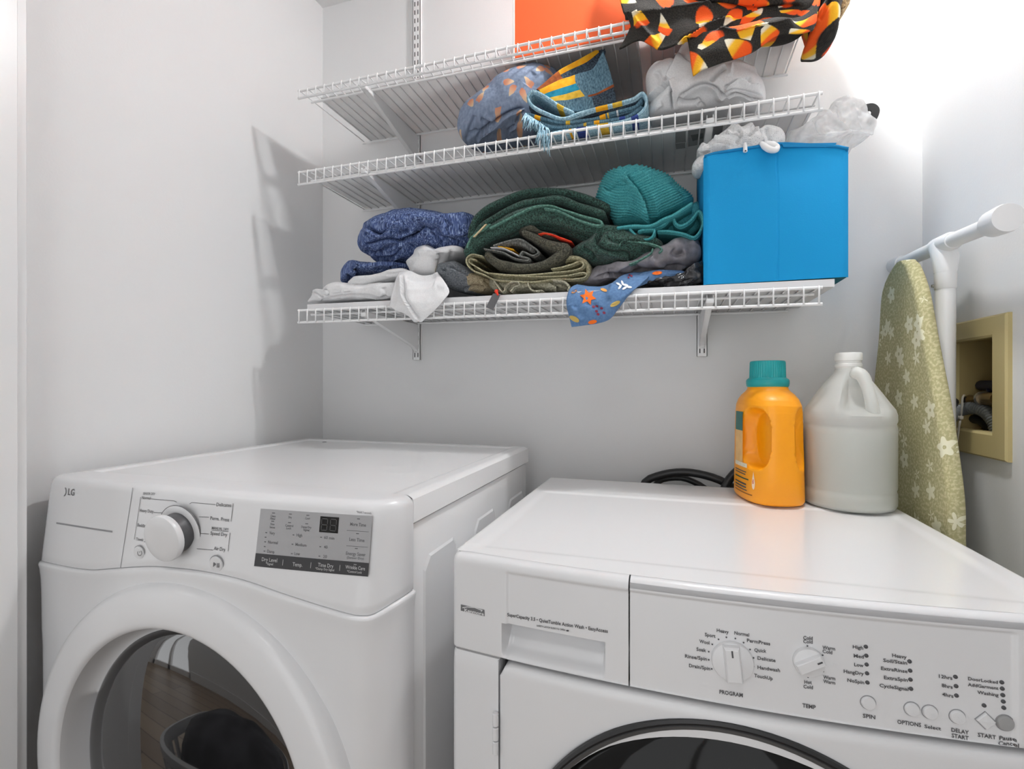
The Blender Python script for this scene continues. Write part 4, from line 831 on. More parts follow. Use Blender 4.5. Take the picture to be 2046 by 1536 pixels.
zt = part('cable_tie', *strip([P(1926, 788, x=xq - 0.012), P(1922.5, 795, x=xq - 0.022), P(1921, 815, x=xq - 0.026), P(1919, 833, x=xq - 0.026), P(1914, 862, x=RX - 0.02), P(1911, 885, x=RX - 0.02)], 0.0026, 0.0012), mat('nylon_white', (0.62, 0.58, 0.50), 0.45), ob, smooth=False)
q = P(1918.5, 834, x=xq - 0.030); part('tie_head', *box(q[0] - 0.003, q[0] + 0.003, q[1] - 0.0065, q[1] + 0.0065, q[2] - 0.0032, q[2] + 0.0032, 0.0012), MATS['nylon_white'], zt)

# ------------------------------------------------------------------ orange box on the topmost shelf
m_box = mat('orange_card', srgb(243, 104, 50), 0.6, var=0.03, vscale=5)
zt_ = zshelf('top', -0.35) + 0.0048
ox = thing('cardboard_box', 'bright orange cardboard box on the topmost shelf', 'box', (-0.16, 1.22, zt_))
part('box_body', *box(-0.3500, -0.066, 1.122, 1.352, zt_, zt_ + 0.235, 0.0015, 1), m_box, ox, smooth=False)
part('edge_tape', *box(-0.3535, -0.3490, 1.1205, 1.135, zt_, zt_ + 0.235, 0.0007, 1), mat('white_paper', (0.78, 0.77, 0.74), 0.7), ox, smooth=False)

# ------------------------------------------------------------------ blue fabric bin and what sticks out of it
m_blue = mat('blue_felt', srgb(0, 152, 214), 0.85, var=0.04, vscale=3, bump=0.35, bscale=500, bdist=0.0006)
m_blued = mat('blue_binding', srgb(0, 130, 188), 0.8, var=0.04)
BX0, BX1, BY0, BY1, BZ0 = 0.0635, 0.3195, 1.086, 1.335, 1.3440
def bin_top(x): return float(np.interp(x, [BX0, BX0 + 0.02, 0.19, 0.21, 0.30, BX1], [1.6035, 1.608, 1.6120, 1.6100, 1.5905, 1.5830]))
bn = thing('fabric_bin', 'bright blue fabric storage bin at the right end of the lowest shelf', 'storage bin', (0.19, 1.21, BZ0))
def fpanel(y, sgn):
    xs = np.linspace(BX0, BX1, 40); ts = np.linspace(0, 1, 24); loops = []
    def f(x, t):
        z = BZ0 + (bin_top(x) - BZ0) * t; s = (x - BX0) / (BX1 - BX0)
        dent = 0.010 * math.exp(-((x - 0.185) / 0.05) ** 2 - ((t - 0.86) / 0.12) ** 2) - 0.006 * math.sin(PI * s) * math.sin(PI * t) - 0.003 * math.exp(-((x - BX0) / 0.03) ** 2)
        groove = 0.0012 * math.exp(-((x - 0.1985) / 0.0016) ** 2)
        edge = 0.006 * max(0, 1 - min(x - BX0, BX1 - x) / 0.006) ** 2
        return (x, y + sgn * (dent + groove + edge), z)
    return gridmesh(f, np.unique(np.r_[xs, np.linspace(0.192, 0.205, 14)]), ts)
V, F = fpanel(BY0, 1); fp = part('front_panel', V, F, m_blue, bn, sharp=0)
V, F = fpanel(BY1, -1); part('back_panel', V, [q[::-1] for q in F], m_blue, bn, sharp=0)
for x, nm in ((BX0, 'side_panel'), (BX1, 'side_panel')):
    s = 1 if x == BX0 else -1
    V, F = gridmesh(lambda y, t: (x + s * (0.004 - 0.010 * math.sin(PI * (y - BY0) / (BY1 - BY0)) * t * (1 if s > 0 else 0.4)), y, BZ0 + (bin_top(x) - BZ0) * t), np.linspace(BY0 + 0.003, BY1 - 0.003, 14), np.linspace(0, 1, 10))
    part(nm, V, F, m_blue, bn, sharp=0)
part('bottom_panel', *box(BX0 + 0.003, BX1 - 0.003, BY0 + 0.003, BY1 - 0.003, BZ0, BZ0 + 0.004), mat('teal_lining', srgb(0, 100, 118), 0.85), bn, smooth=False)
rim = [(x, BY0 - 0.0005 + 0.010 * math.exp(-((x - 0.185) / 0.05) ** 2 - 1.3), bin_top(x)) for x in np.linspace(BX0 + 0.002, BX1 - 0.002, 30)]
rm = part('rim', *tube(rim, 0.0032, 8), m_blued, bn, sharp=0)
part('rim', *tube([(BX0 + 0.004, y, bin_top(BX0)) for y in np.linspace(BY0, BY1, 8)], 0.0032, 8), m_blued, bn, sharp=0)
part('rim', *tube([(BX1 - 0.004, y, bin_top(BX1)) for y in np.linspace(BY0, BY1, 8)], 0.0032, 8), m_blued, bn, sharp=0)
# folded flap along the right half of the rim
a = [P(u, v, y=BY0 - 0.003) for u, v in ((1562, 287), (1672, 285), (1666, 293.5), (1565, 293.5))]
part('rim_flap', *loft([[tuple(q) for q in a], [tuple(q + np.array([0, 0.004, 0])) for q in a]], flip=True), m_blued, bn, smooth=False)
# zip puller
zp = [P(1489, 291, y=BY0 - 0.006), P(1489, 303, y=BY0 - 0.006)]
pl = part('zipper_pull', *tube([zp[0] + (0, 0, 0.006), zp[0], zp[1], zp[1] - (0, 0, 0.001)], [0.0022, 0.0036, 0.0042, 0.003], 12), M_WIRE, bn)
q = zp[1]; part('pull_hole', *lathe([(0.0016, -0.0045), (0.0005, -0.0047)], tuple(q), 'y', 10, capt=True), M_DARK, pl)  # dark disc for the hole, shade put into its colour
# ------------------------------------------------------------------ cloth tools
def projpx(V):
    d = np.asarray(V) - CAM; dep = d @ _F
    return np.stack([CX + F_PX * (d @ _R) / dep, HOR - F_PX * d[..., 2] / dep], -1)
def noise3(V, scale, seed=0.0, octv=1):
    out = np.zeros(len(V))
    for i, p in enumerate(V):
        s = scale; a = 1.0; t = 0.0
        for _ in range(octv):
            t += a * mnoise.noise((p[0] * s + seed, p[1] * s + seed * 1.7, p[2] * s - seed)); s *= 2.1; a *= 0.5
        out[i] = t
    return out
def polydist(uv, pts):
    c = catmull(np.array(pts, float), max(12, 6 * len(pts))); best = np.full(len(uv), 1e9); side = np.zeros(len(uv)); tt = np.zeros(len(uv))
    for i in range(len(c) - 1):
        a, b = c[i], c[i + 1]; ab = b - a; L2 = ab @ ab + 1e-12
        t = np.clip(((uv - a) @ ab) / L2, 0, 1); q = a + t[:, None] * ab; d = np.linalg.norm(uv - q, axis=1)
        m = d < best; best[m] = d[m]; cr = ab[0] * (uv[:, 1] - a[1]) - ab[1] * (uv[:, 0] - a[0]); side[m] = np.sign(cr[m]); tt[m] = (i + t[m]) / (len(c) - 1)
    return best, side, tt
def folddisp(uv, folds):
    disp = np.zeros(len(uv))
    for pts, w, h, kind in folds:
        d, s, t = polydist(uv, pts); tp = sstep(0, 0.10, t) * sstep(1, 0.90, t)
        if kind == 'g': disp -= h * tp * np.exp(-(d / w) ** 2)
        elif kind == 'r': disp += h * tp * np.exp(-(d / w) ** 2)
        elif kind == 's': disp += h * tp * np.where(s > 0, np.exp(-(d / (2.2 * w)) ** 1.5), -0.8 * np.exp(-(d / w) ** 2))
    return disp
def periodic(pts, n):
    p = np.array(pts, float); q = np.vstack([p[-3:], p, p[:3]])
    d = np.r_[0, np.cumsum(np.linalg.norm(np.diff(q, axis=0), axis=1))]
    return catmull_t(q, d, np.linspace(d[3], d[3 + len(p)], n, endpoint=False))
def gridnormals(G, wrap):
    if wrap: E = np.concatenate([G[:, -1:], G, G[:, :1]], 1); du = (E[:, 2:] - E[:, :-2])
    else: du = np.gradient(G, axis=1)
    dv = np.gradient(G, axis=0); n = np.cross(du, dv); n /= np.linalg.norm(n, axis=2)[..., None] + 1e-12
    return n
def puff(outline, ym, yf, yb, folds=(), na=200, nr=50, amp=0.003, sc=18.0, seed=1.0, octv=2, center=None, power=2.4, extra=None, skew=0.0):
    """padded bundle: photographed outline held at depth ym, bulging to yf towards the room and yb towards the wall"""
    O = periodic(outline, na); W = np.array([P(u, v, y=ym) for u, v in O])[:, [0, 2]]
    c = W.mean(0) if center is None else P(center[0], center[1], y=ym)[[0, 2]]
    R = np.r_[0.004, np.linspace(0, 1, nr)[1:] ** 0.85]
    def half(y1):
        G = np.zeros((nr, na, 3))
        for j, r in enumerate(R):
            G[j, :, 0] = c[0] + (W[:, 0] - c[0]) * r; G[j, :, 2] = c[1] + (W[:, 1] - c[1]) * r
            G[j, :, 1] = ym + (y1 - ym) * (1 - r ** power) ** 0.5
        return G
    f = half(yf); bk = half(yb)
    n = gridnormals(f, True)
    if (n[nr // 2, :, 1]).mean() > 0: n = -n
    fv = f.reshape(-1, 3); nv = n.reshape(-1, 3)
    uv = projpx(fv); fade = np.repeat(sstep(1.0, 0.90, R), na)
    disp = folddisp(uv, folds) * (0.35 + 0.65 * fade) + amp * noise3(fv, sc, seed, octv) * (0.3 + 0.7 * fade)
    if extra is not None: disp += extra(uv, fv)
    fv = fv + nv * disp[:, None]
    if skew: fv[:, 1] += skew * (fv[:, 2] - c[1])
    bv = bk[:-1].reshape(-1, 3)[::-1]; 
    bk2 = bk[:-1][::-1]
    G = np.concatenate([fv.reshape(nr, na, 3), bk2], 0)
    V = G.reshape(-1, 3); F = []
    m = len(G)
    for j in range(m - 1):
        for i in range(na):
            a = j * na + i; b = j * na + (i + 1) % na; F.append((a, b, b + na, a + na))
    F.append(tuple(range(na - 1, -1, -1))); F.append(tuple((m - 1) * na + i for i in range(na)))
    # orientation
    p0, p1, p2 = V[F[0][0]], V[F[0][1]], V[F[0][2]]
    q = F[(nr // 2) * na]; nn = np.cross(V[q[1]] - V[q[0]], V[q[2]] - V[q[0]])
    if nn[1] > 0: F = [t[::-1] for t in F]
    uvm = np.stack([V[:, 0] + 0.3 * V[:, 1], V[:, 2] + 0.3 * V[:, 1]], 1)
    return V, F, uvm
def patch(rows, nu=60, nv=60, th=0.003, folds=(), amp=0.002, sc=25.0, seed=2.0, octv=2, G0=None):
    """cloth sheet through a net of photographed points with real depths"""
    A = np.array([[P(u, v, y=y) for u, v, y in r] for r in rows])
    B = np.array([catmull(r, nu) for r in A]); G = np.stack([catmull(B[:, i], nv) for i in range(nu)], 1)
    n = gridnormals(G, False)
    if n[..., 1].mean() > 0: n = -n
    fv = G.reshape(-1, 3); nvv = n.reshape(-1, 3)
    disp = folddisp(projpx(fv), folds) + amp * noise3(fv, sc, seed, octv)
    fv = fv + nvv * disp[:, None]; G = fv.reshape(nv, nu, 3); n = gridnormals(G, False)
    if n[..., 1].mean() > 0: n = -n
    back = G - n * th
    V = np.concatenate([G.reshape(-1, 3), back.reshape(-1, 3)]); N0 = nu * nv; F = []
    for j in range(nv - 1):
        for i in range(nu - 1):
            a = j * nu + i; F.append((a, a + 1, a + nu + 1, a + nu)); F.append((N0 + a, N0 + a + nu, N0 + a + nu + 1, N0 + a + 1))
    edge = [i for i in range(nu)] + [j * nu + nu - 1 for j in range(1, nv)] + [(nv - 1) * nu + i for i in range(nu - 2, -1, -1)] + [j * nu for j in range(nv - 2, 0, -1)]
    for a, b in zip(edge, edge[1:] + edge[:1]): F.append((a, N0 + a, N0 + b, b))
    q = F[0]; nn = np.cross(V[q[1]] - V[q[0]], V[q[2]] - V[q[0]])
    if nn[1] > 0: F = [t[::-1] for t in F]
    su = np.r_[0, np.cumsum(np.linalg.norm(np.diff(G[nv // 2], axis=0), axis=1))]; sv = np.r_[0, np.cumsum(np.linalg.norm(np.diff(G[:, nu // 2], axis=0), axis=1))]
    uv = np.stack(np.meshgrid(su, sv), -1).reshape(-1, 2); uv = np.concatenate([uv, uv])
    return V, F, uv, G, n
def ribbon(path, y0, y1, th, n=90, ny=14, amp=0.0025, seed=3.0, back=(0.0, 0.0), round_=0.5, ywave=0.004, taper=None):
    """a folded layer of cloth: photographed fold line at depth y0, running back to y1, of real thickness"""
    c = catmull(np.array(path, float), n); W = np.array([P(u, v, y=y0) for u, v in c])[:, [0, 2]]
    t = np.gradient(W, axis=0); t /= np.linalg.norm(t, axis=1)[:, None] + 1e-12; nr = np.c_[-t[:, 1], t[:, 0]]
    s = np.linspace(0, 1, n); tt = np.full(n, th) if taper is None else th * np.interp(s, np.linspace(0, 1, len(taper)), taper)
    loops = []; info = []
    st = np.r_[0.0, 0.004, 0.012, np.linspace(0.03, 1, ny) * (y1 - y0)] if y1 > y0 else None
    for k, dy in enumerate(st):
        sh = 1.0 if k > 2 else (0.55, 0.85, 0.97)[k]
        f = dy / (y1 - y0)
        off = np.array([[amp * mnoise.noise((a * 9 * (1 + round_) + seed, dy * 14, seed)) , amp * mnoise.noise((a * 9 + seed * 2, dy * 14 + 5, seed))] for a in s]) * min(1.0, 0.35 + f * 3)
        C = W + off + np.array(back) * f
        yo = y0 + dy + np.array([ywave * mnoise.noise((a * 6 + seed, seed * 3, 1.0)) for a in s]) * (1 - f)
        h = tt[:, None] / 2 * sh
        A = C + nr * h; B = C - nr * h
        L = [(A[i, 0], yo[i], A[i, 1]) for i in range(n)]
        e = W[-1] + off[-1] + t[-1] * tt[-1] * 0.4; L.append((C[-1, 0] + t[-1, 0] * tt[-1] * 0.4 * sh, yo[-1], C[-1, 1] + t[-1, 1] * tt[-1] * 0.4 * sh))
        L += [(B[i, 0], yo[i], B[i, 1]) for i in range(n - 1, -1, -1)]
        L.append((C[0, 0] - t[0, 0] * tt[0] * 0.4 * sh, yo[0], C[0, 1] - t[0, 1] * tt[0] * 0.4 * sh))
        loops.append(L)
    V, F = loft(loops, cap=False, closed=True)
    m = len(loops[0])
    # front end strip between the two sides (a plain n-gon would overlap itself on a fold)
    for i in range(n - 1): F.append((i, m - 2 - i, m - 3 - i, i + 1))
    F.append((n - 1, n + 1, n)); F.append((0, m - 1, m - 2))
    V = np.array(V); arc = np.r_[0, np.cumsum(np.linalg.norm(np.diff(W, axis=0), axis=1))]
    su = np.r_[arc, arc[-1], arc[::-1], 0]; uv = np.array([(su[i % m], V[i][1]) for i in range(len(V))])
    q = F[len(loops[0]) * 4]; 
    return V, F, uv
def cpart(name, res, m, parent, label=None, sharp=0):
    o = part(name, res[0], res[1], m, parent, sharp=sharp, uv=res[2], label=label)
    bm = bmesh.new(); bm.from_mesh(o.data); bmesh.ops.recalc_face_normals(bm, faces=bm.faces); bm.to_mesh(o.data); bm.free()
    return o
def bands(o, res, n, ranges):
    # colour bands along a folded layer: ranges = (start, end, material) along the fold line
    m = 2 * n + 2
    for _, _, mm in ranges:
        if mm.name not in [q.name for q in o.data.materials]: o.data.materials.append(mm)
    names = [q.name for q in o.data.materials]
    for pg_ in o.data.polygons:
        k = [v % m for v in pg_.vertices]; k = [q if q < n else (n - 1 if q == n else (2 * n - q if q < m - 1 else 0)) for q in k]; s = (sum(k) / len(k)) / (n - 1)
        for a, b, mm in ranges:
            if a <= s < b: pg_.material_index = names.index(mm.name)
def decal(px, G, n, lift=0.0012):
    """flat print pressed on a cloth sheet"""
    uvg = projpx(G); nv, nu = G.shape[:2]; out = []
    flat = uvg.reshape(-1, 2)
    for p in px:
        k = int(np.argmin(((flat - p) ** 2).sum(1))); j, i = divmod(k, nu)
        j = min(max(j, 1), nv - 2); i = min(max(i, 1), nu - 2)
        a = (uvg[j, i + 1] - uvg[j, i - 1]) / 2; b = (uvg[j + 1, i] - uvg[j - 1, i]) / 2
        M = np.array([a, b]).T
        try: s = np.linalg.solve(M, np.array(p) - uvg[j, i])
        except np.linalg.LinAlgError: s = np.zeros(2)
        s = np.clip(s, -0.9, 0.9)
        out.append(G[j, i] + s[0] * (G[j, i + 1] - G[j, i - 1]) / 2 + s[1] * (G[j + 1, i] - G[j - 1, i]) / 2 + n[j, i] * lift)
    return out
# ------------------------------------------------------------------ cloth materials
BOOST = 1.22
def lift_(c): return tuple(min(0.9, q * BOOST) for q in c[:3]) + (1,)
def cloth_mat(name, c1, c2, scale=300.0, stretch=(1, 1, 1), rough=0.9, bump=0.4, bdist=0.0012, bscale=None, p0=0.35, p1=0.65, sheen=0.0, detail=3.0, c3=None):
    if 'white' not in name: c1, c2, c3 = lift_(c1), lift_(c2), (lift_(c3) if c3 is not None else None)
    m, nt, b = new_mat(name); b.inputs['Roughness'].default_value = rough
    if sheen: b.inputs['Sheen Weight'].default_value = sheen
    tc = N(nt, 'ShaderNodeTexCoord'); mp = N(nt, 'ShaderNodeMapping'); mp.inputs['Scale'].default_value = stretch
    nt.links.new(tc.outputs['Object'], mp.inputs['Vector'])
    nz = N(nt, 'ShaderNodeTexNoise', i_Scale=scale, i_Detail=detail); nt.links.new(mp.outputs[0], nz.inputs['Vector'])
    rp = N(nt, 'ShaderNodeValToRGB'); rp.color_ramp.elements[0].color = c1; rp.color_ramp.elements[1].color = c2
    rp.color_ramp.elements[0].position = p0; rp.color_ramp.elements[1].position = p1
    if c3 is not None: e = rp.color_ramp.elements.new((p0 + p1) / 2); e.color = c3
    nt.links.new(nz.outputs['Fac'], rp.inputs[0]); nt.links.new(rp.outputs[0], b.inputs['Base Color'])
    if bump:
        n2 = N(nt, 'ShaderNodeTexNoise', i_Scale=bscale or scale, i_Detail=3.0); nt.links.new(mp.outputs[0], n2.inputs['Vector'])
        bp = N(nt, 'ShaderNodeBump'); bp.inputs['Strength'].default_value = bump; bp.inputs['Distance'].default_value = bdist
        nt.links.new(n2.outputs['Fac'], bp.inputs['Height']); nt.links.new(bp.outputs[0], b.inputs['Normal'])
    MATS[name] = m; return m
C_WHITE = cloth_mat('white_cotton', (0.74, 0.74, 0.75, 1), (0.82, 0.82, 0.825, 1), 400, bump=0.15, bdist=0.0005, rough=0.85)
C_HEATH = cloth_mat('blue_heather_knit', srgb(26, 36, 66), srgb(160, 178, 208), 330, (1.0, 1.0, 0.12), bump=0.3, bdist=0.0008, p0=0.24, p1=0.80, c3=srgb(72, 90, 136), detail=1.0)
C_DKGR = cloth_mat('dark_green_terry', srgb(16, 34, 29), srgb(66, 104, 92), 330, bump=1.0, bdist=0.003, p0=0.36, p1=0.72, sheen=0.15)
C_DKGR2 = cloth_mat('dark_green_hem', srgb(58, 98, 88), srgb(104, 146, 132), 260, bump=0.6, bdist=0.0015)
C_OLIVE = cloth_mat('olive_charcoal_terry', srgb(40, 40, 32), srgb(96, 94, 78), 330, bump=1.0, bdist=0.003, p0=0.36, p1=0.74, sheen=0.1)
C_BEIGE = cloth_mat('sage_beige_terry', srgb(118, 114, 88), srgb(190, 184, 152), 330, bump=0.9, bdist=0.0025, p0=0.32, p1=0.68)
C_SAGE = cloth_mat('grey_sage_terry', srgb(120, 118, 100), srgb(184, 180, 160), 330, bump=0.9, bdist=0.0025, p0=0.32, p1=0.68)
C_TEAL = cloth_mat('teal_ribbed_terry', srgb(44, 124, 130), srgb(84, 168, 172), 420, bump=0.35, bdist=0.001, p0=0.3, p1=0.7)
C_SATIN = cloth_mat('grey_satin', srgb(104, 101, 106), srgb(132, 129, 134), 60, rough=0.42, bump=0.05)
C_DENIM = cloth_mat('denim_blue', srgb(44, 74, 92), srgb(106, 140, 156), 420, (1, 1, 0.35), bump=0.5, bdist=0.0008, p0=0.3, p1=0.72)
C_DENIML = cloth_mat('light_denim', srgb(110, 150, 170), srgb(176, 204, 214), 300, (1, 1, 0.4), bump=0.4, bdist=0.0008)
C_DENIMD = cloth_mat('dark_denim', srgb(24, 34, 46), srgb(66, 82, 96), 300, bump=0.5, bdist=0.0008)
C_OR = cloth_mat('orange_cotton', srgb(236, 148, 14), srgb(252, 172, 36), 80, bump=0.2)
C_CYAN = cloth_mat('peacock_cotton', srgb(14, 112, 140), srgb(34, 136, 162), 80, bump=0.2)
C_MUST = cloth_mat('mustard_cotton', srgb(198, 158, 40), srgb(222, 184, 70), 80, bump=0.2)
C_NAVY = cloth_mat('navy_cotton', srgb(28, 44, 104), srgb(52, 72, 140), 80, bump=0.2)
C_BROWN = cloth_mat('rust_cotton', srgb(120, 58, 22), srgb(160, 84, 34), 80, bump=0.2)
C_STRIPE = cloth_mat('grey_waffle', srgb(74, 76, 74), srgb(140, 141, 136), 240, (2.2, 1, 0.2), bump=0.8, bdist=0.002)
C_RED = cloth_mat('red_cotton', srgb(200, 40, 20), srgb(232, 66, 36), 80, bump=0.2)
# grey and tan towel
def twotone(name, a1, a2, b1, b2, scale):
    m, nt, b = new_mat(name); b.inputs['Roughness'].default_value = 0.95
    tc = N(nt, 'ShaderNodeTexCoord'); nz = N(nt, 'ShaderNodeTexNoise', i_Scale=340.0, i_Detail=3.0); nt.links.new(tc.outputs['Object'], nz.inputs['Vector'])
    r1 = N(nt, 'ShaderNodeValToRGB'); r1.color_ramp.elements[0].color = a1; r1.color_ramp.elements[1].color = a2; r2 = N(nt, 'ShaderNodeValToRGB'); r2.color_ramp.elements[0].color = b1; r2.color_ramp.elements[1].color = b2
    for r in (r1, r2): r.color_ramp.elements[0].position = 0.35; r.color_ramp.elements[1].position = 0.68; nt.links.new(nz.outputs['Fac'], r.inputs[0])
    wv = N(nt, 'ShaderNodeTexWave', i_Scale=scale); wv.inputs['Distortion'].default_value = 2.5; nt.links.new(tc.outputs['Object'], wv.inputs['Vector'])
    st = N(nt, 'ShaderNodeMath', operation='GREATER_THAN'); st.inputs[1].default_value = 0.55; nt.links.new(wv.outputs['Fac'], st.inputs[0])
    mx = N(nt, 'ShaderNodeMix', data_type='RGBA'); nt.links.new(st.outputs[0], mx.inputs[0]); nt.links.new(r1.outputs[0], mx.inputs[6]); nt.links.new(r2.outputs[0], mx.inputs[7]); nt.links.new(mx.outputs[2], b.inputs['Base Color'])
    bp = N(nt, 'ShaderNodeBump'); bp.inputs['Strength'].default_value = 0.9; bp.inputs['Distance'].default_value = 0.0025; nt.links.new(nz.outputs['Fac'], bp.inputs['Height']); nt.links.new(bp.outputs[0], b.inputs['Normal'])
    return m
C_GTAN = twotone('grey_tan_terry', srgb(86, 92, 98), srgb(136, 140, 144), srgb(128, 116, 92), srgb(178, 166, 138), 1.6)
# printed fabrics: a motif in each cell, turned at random
def motif_mat(name, base1, base2, scale, ramp, shape, rough=0.9, thr=0.0, fuzz=0.02, bump=0.3, uvname=True, basescale=300.0):
    """shape: (half width, half height) of the motif in cell units; ramp: colours along it"""
    m, nt, b = new_mat(name); b.inputs['Roughness'].default_value = rough
    uvn = N(nt, 'ShaderNodeUVMap'); vo = N(nt, 'ShaderNodeTexVoronoi', i_Scale=scale); vo.inputs['Randomness'].default_value = 0.75; vo.voronoi_dimensions = '2D'; nt.links.new(uvn.outputs[0], vo.inputs['Vector'])
    s1 = N(nt, 'ShaderNodeVectorMath', operation='SUBTRACT'); nt.links.new(uvn.outputs[0], s1.inputs[0]); nt.links.new(vo.outputs['Position'], s1.inputs[1])
    s2 = N(nt, 'ShaderNodeVectorMath', operation='SCALE'); s2.inputs['Scale'].default_value = scale; nt.links.new(s1.outputs[0], s2.inputs[0])
    sc_ = N(nt, 'ShaderNodeSeparateColor'); nt.links.new(vo.outputs['Color'], sc_.inputs[0])
    an = N(nt, 'ShaderNodeMath', operation='MULTIPLY'); an.inputs[1].default_value = 6.283; nt.links.new(sc_.outputs[0], an.inputs[0])
    vr = N(nt, 'ShaderNodeVectorRotate', rotation_type='Z_AXIS'); nt.links.new(s2.outputs[0], vr.inputs['Vector']); nt.links.new(an.outputs[0], vr.inputs['Angle'])
    sp = N(nt, 'ShaderNodeSeparateXYZ'); nt.links.new(vr.outputs[0], sp.inputs[0])
    # egg shape: narrower towards +y
    wy = N(nt, 'ShaderNodeMath', operation='MULTIPLY_ADD'); wy.inputs[1].default_value = -0.9 * shape[0] / shape[1] * 0.55; wy.inputs[2].default_value = shape[0]; nt.links.new(sp.outputs[1], wy.inputs[0])
    dx = N(nt, 'ShaderNodeMath', operation='DIVIDE'); nt.links.new(sp.outputs[0], dx.inputs[0]); nt.links.new(wy.outputs[0], dx.inputs[1])
    dy = N(nt, 'ShaderNodeMath', operation='DIVIDE'); dy.inputs[1].default_value = shape[1]; nt.links.new(sp.outputs[1], dy.inputs[0])
    x2 = N(nt, 'ShaderNodeMath', operation='POWER'); x2.inputs[1].default_value = 2; ax = N(nt, 'ShaderNodeMath', operation='ABSOLUTE'); nt.links.new(dx.outputs[0], ax.inputs[0]); nt.links.new(ax.outputs[0], x2.inputs[0])
    y2 = N(nt, 'ShaderNodeMath', operation='POWER'); y2.inputs[1].default_value = 2; ay = N(nt, 'ShaderNodeMath', operation='ABSOLUTE'); nt.links.new(dy.outputs[0], ay.inputs[0]); nt.links.new(ay.outputs[0], y2.inputs[0])
    sm = N(nt, 'ShaderNodeMath', operation='ADD'); nt.links.new(x2.outputs[0], sm.inputs[0]); nt.links.new(y2.outputs[0], sm.inputs[1])
    nz = N(nt, 'ShaderNodeTexNoise', i_Scale=basescale, i_Detail=2.0); nt.links.new(uvn.outputs[0], nz.inputs['Vector'])
    fz = N(nt, 'ShaderNodeMath', operation='MULTIPLY_ADD'); fz.inputs[1].default_value = fuzz * 20; fz.inputs[2].default_value = -fuzz * 10; nt.links.new(nz.outputs['Fac'], fz.inputs[0])
    sm2 = N(nt, 'ShaderNodeMath', operation='ADD'); nt.links.new(sm.outputs[0], sm2.inputs[0]); nt.links.new(fz.outputs[0], sm2.inputs[1])
    mr = N(nt, 'ShaderNodeMapRange'); mr.inputs[1].default_value = 1.12; mr.inputs[2].default_value = 0.88; nt.links.new(sm2.outputs[0], mr.inputs[0])
    pk = N(nt, 'ShaderNodeMath', operation='GREATER_THAN'); pk.inputs[1].default_value = thr; nt.links.new(sc_.outputs[1], pk.inputs[0])
    mk = N(nt, 'ShaderNodeMath', operation='MULTIPLY'); nt.links.new(mr.outputs[0], mk.inputs[0]); nt.links.new(pk.outputs[0], mk.inputs[1])
    g = N(nt, 'ShaderNodeMapRange'); g.inputs[1].default_value = -1.0; g.inputs[2].default_value = 1.0; nt.links.new(dy.outputs[0], g.inputs[0])
    rp = N(nt, 'ShaderNodeValToRGB')
    while len(rp.color_ramp.elements) < len(ramp): rp.color_ramp.elements.new(0.5)
    for e, (pos, col) in zip(rp.color_ramp.elements, ramp): e.position = pos; e.color = col
    nt.links.new(g.outputs[0], rp.inputs[0])
    br_ = N(nt, 'ShaderNodeValToRGB'); br_.color_ramp.elements[0].color = base1; br_.color_ramp.elements[1].color = base2; br_.color_ramp.elements[0].position = 0.35; br_.color_ramp.elements[1].position = 0.68; nt.links.new(nz.outputs['Fac'], br_.inputs[0])
    mx = N(nt, 'ShaderNodeMix', data_type='RGBA'); nt.links.new(mk.outputs[0], mx.inputs[0]); nt.links.new(br_.outputs[0], mx.inputs[6]); nt.links.new(rp.outputs[0], mx.inputs[7]); nt.links.new(mx.outputs[2], b.inputs['Base Color'])
    if bump:
        bp = N(nt, 'ShaderNodeBump'); bp.inputs['Strength'].default_value = bump; bp.inputs['Distance'].default_value = 0.001; nt.links.new(nz.outputs['Fac'], bp.inputs['Height']); nt.links.new(bp.outputs[0], b.inputs['Normal'])
    return m
C_CANDY = motif_mat('candy_corn_fleece', srgb(18, 16, 14), srgb(52, 48, 42), 17.0, [(0.0, srgb(232, 78, 10)), (0.44, srgb(240, 92, 12)), (0.52, srgb(244, 170, 22)), (0.72, srgb(246, 190, 40)), (0.82, srgb(236, 226, 200)), (1.0, srgb(240, 234, 214))], (0.26, 0.50), fuzz=0.018, bump=0.6, basescale=420.0)
C_LEAF = motif_mat('slate_blue_leaf_cotton', srgb(124, 138, 162), srgb(146, 160, 184), 30.0, [(0.0, srgb(208, 128, 96)), (0.5, srgb(220, 164, 132)), (1.0, srgb(222, 204, 168))], (0.22, 0.40), thr=0.42, fuzz=0.075, bump=0.1, basescale=150.0)
C_PRINT = cloth_mat('slate_blue_cotton', srgb(74, 104, 142), srgb(86, 118, 156), 200, bump=0.15)
# ------------------------------------------------------------------ lowest shelf, from the left
def cx_(ox, oy, k): return lambda pts: [(ox + a / k, oy + b / k) for a, b in pts]
kA = cx_(600, 480, 6.394); kB = cx_(680, 410, 7.578); kC = cx_(860, 330, 3.654); kD = cx_(870, 440, 6.394); kE = cx_(1120, 330, 4.517)
kN = cx_(910, 90, 5.246); kS = cx_(1280, 80, 7.869); kM = cx_(1380, 190, 5.246); kT = cx_(1200, 0, 3.654)
def FL(k, *fs): return [(k(p), w, h, t) for p, w, h, t in fs]
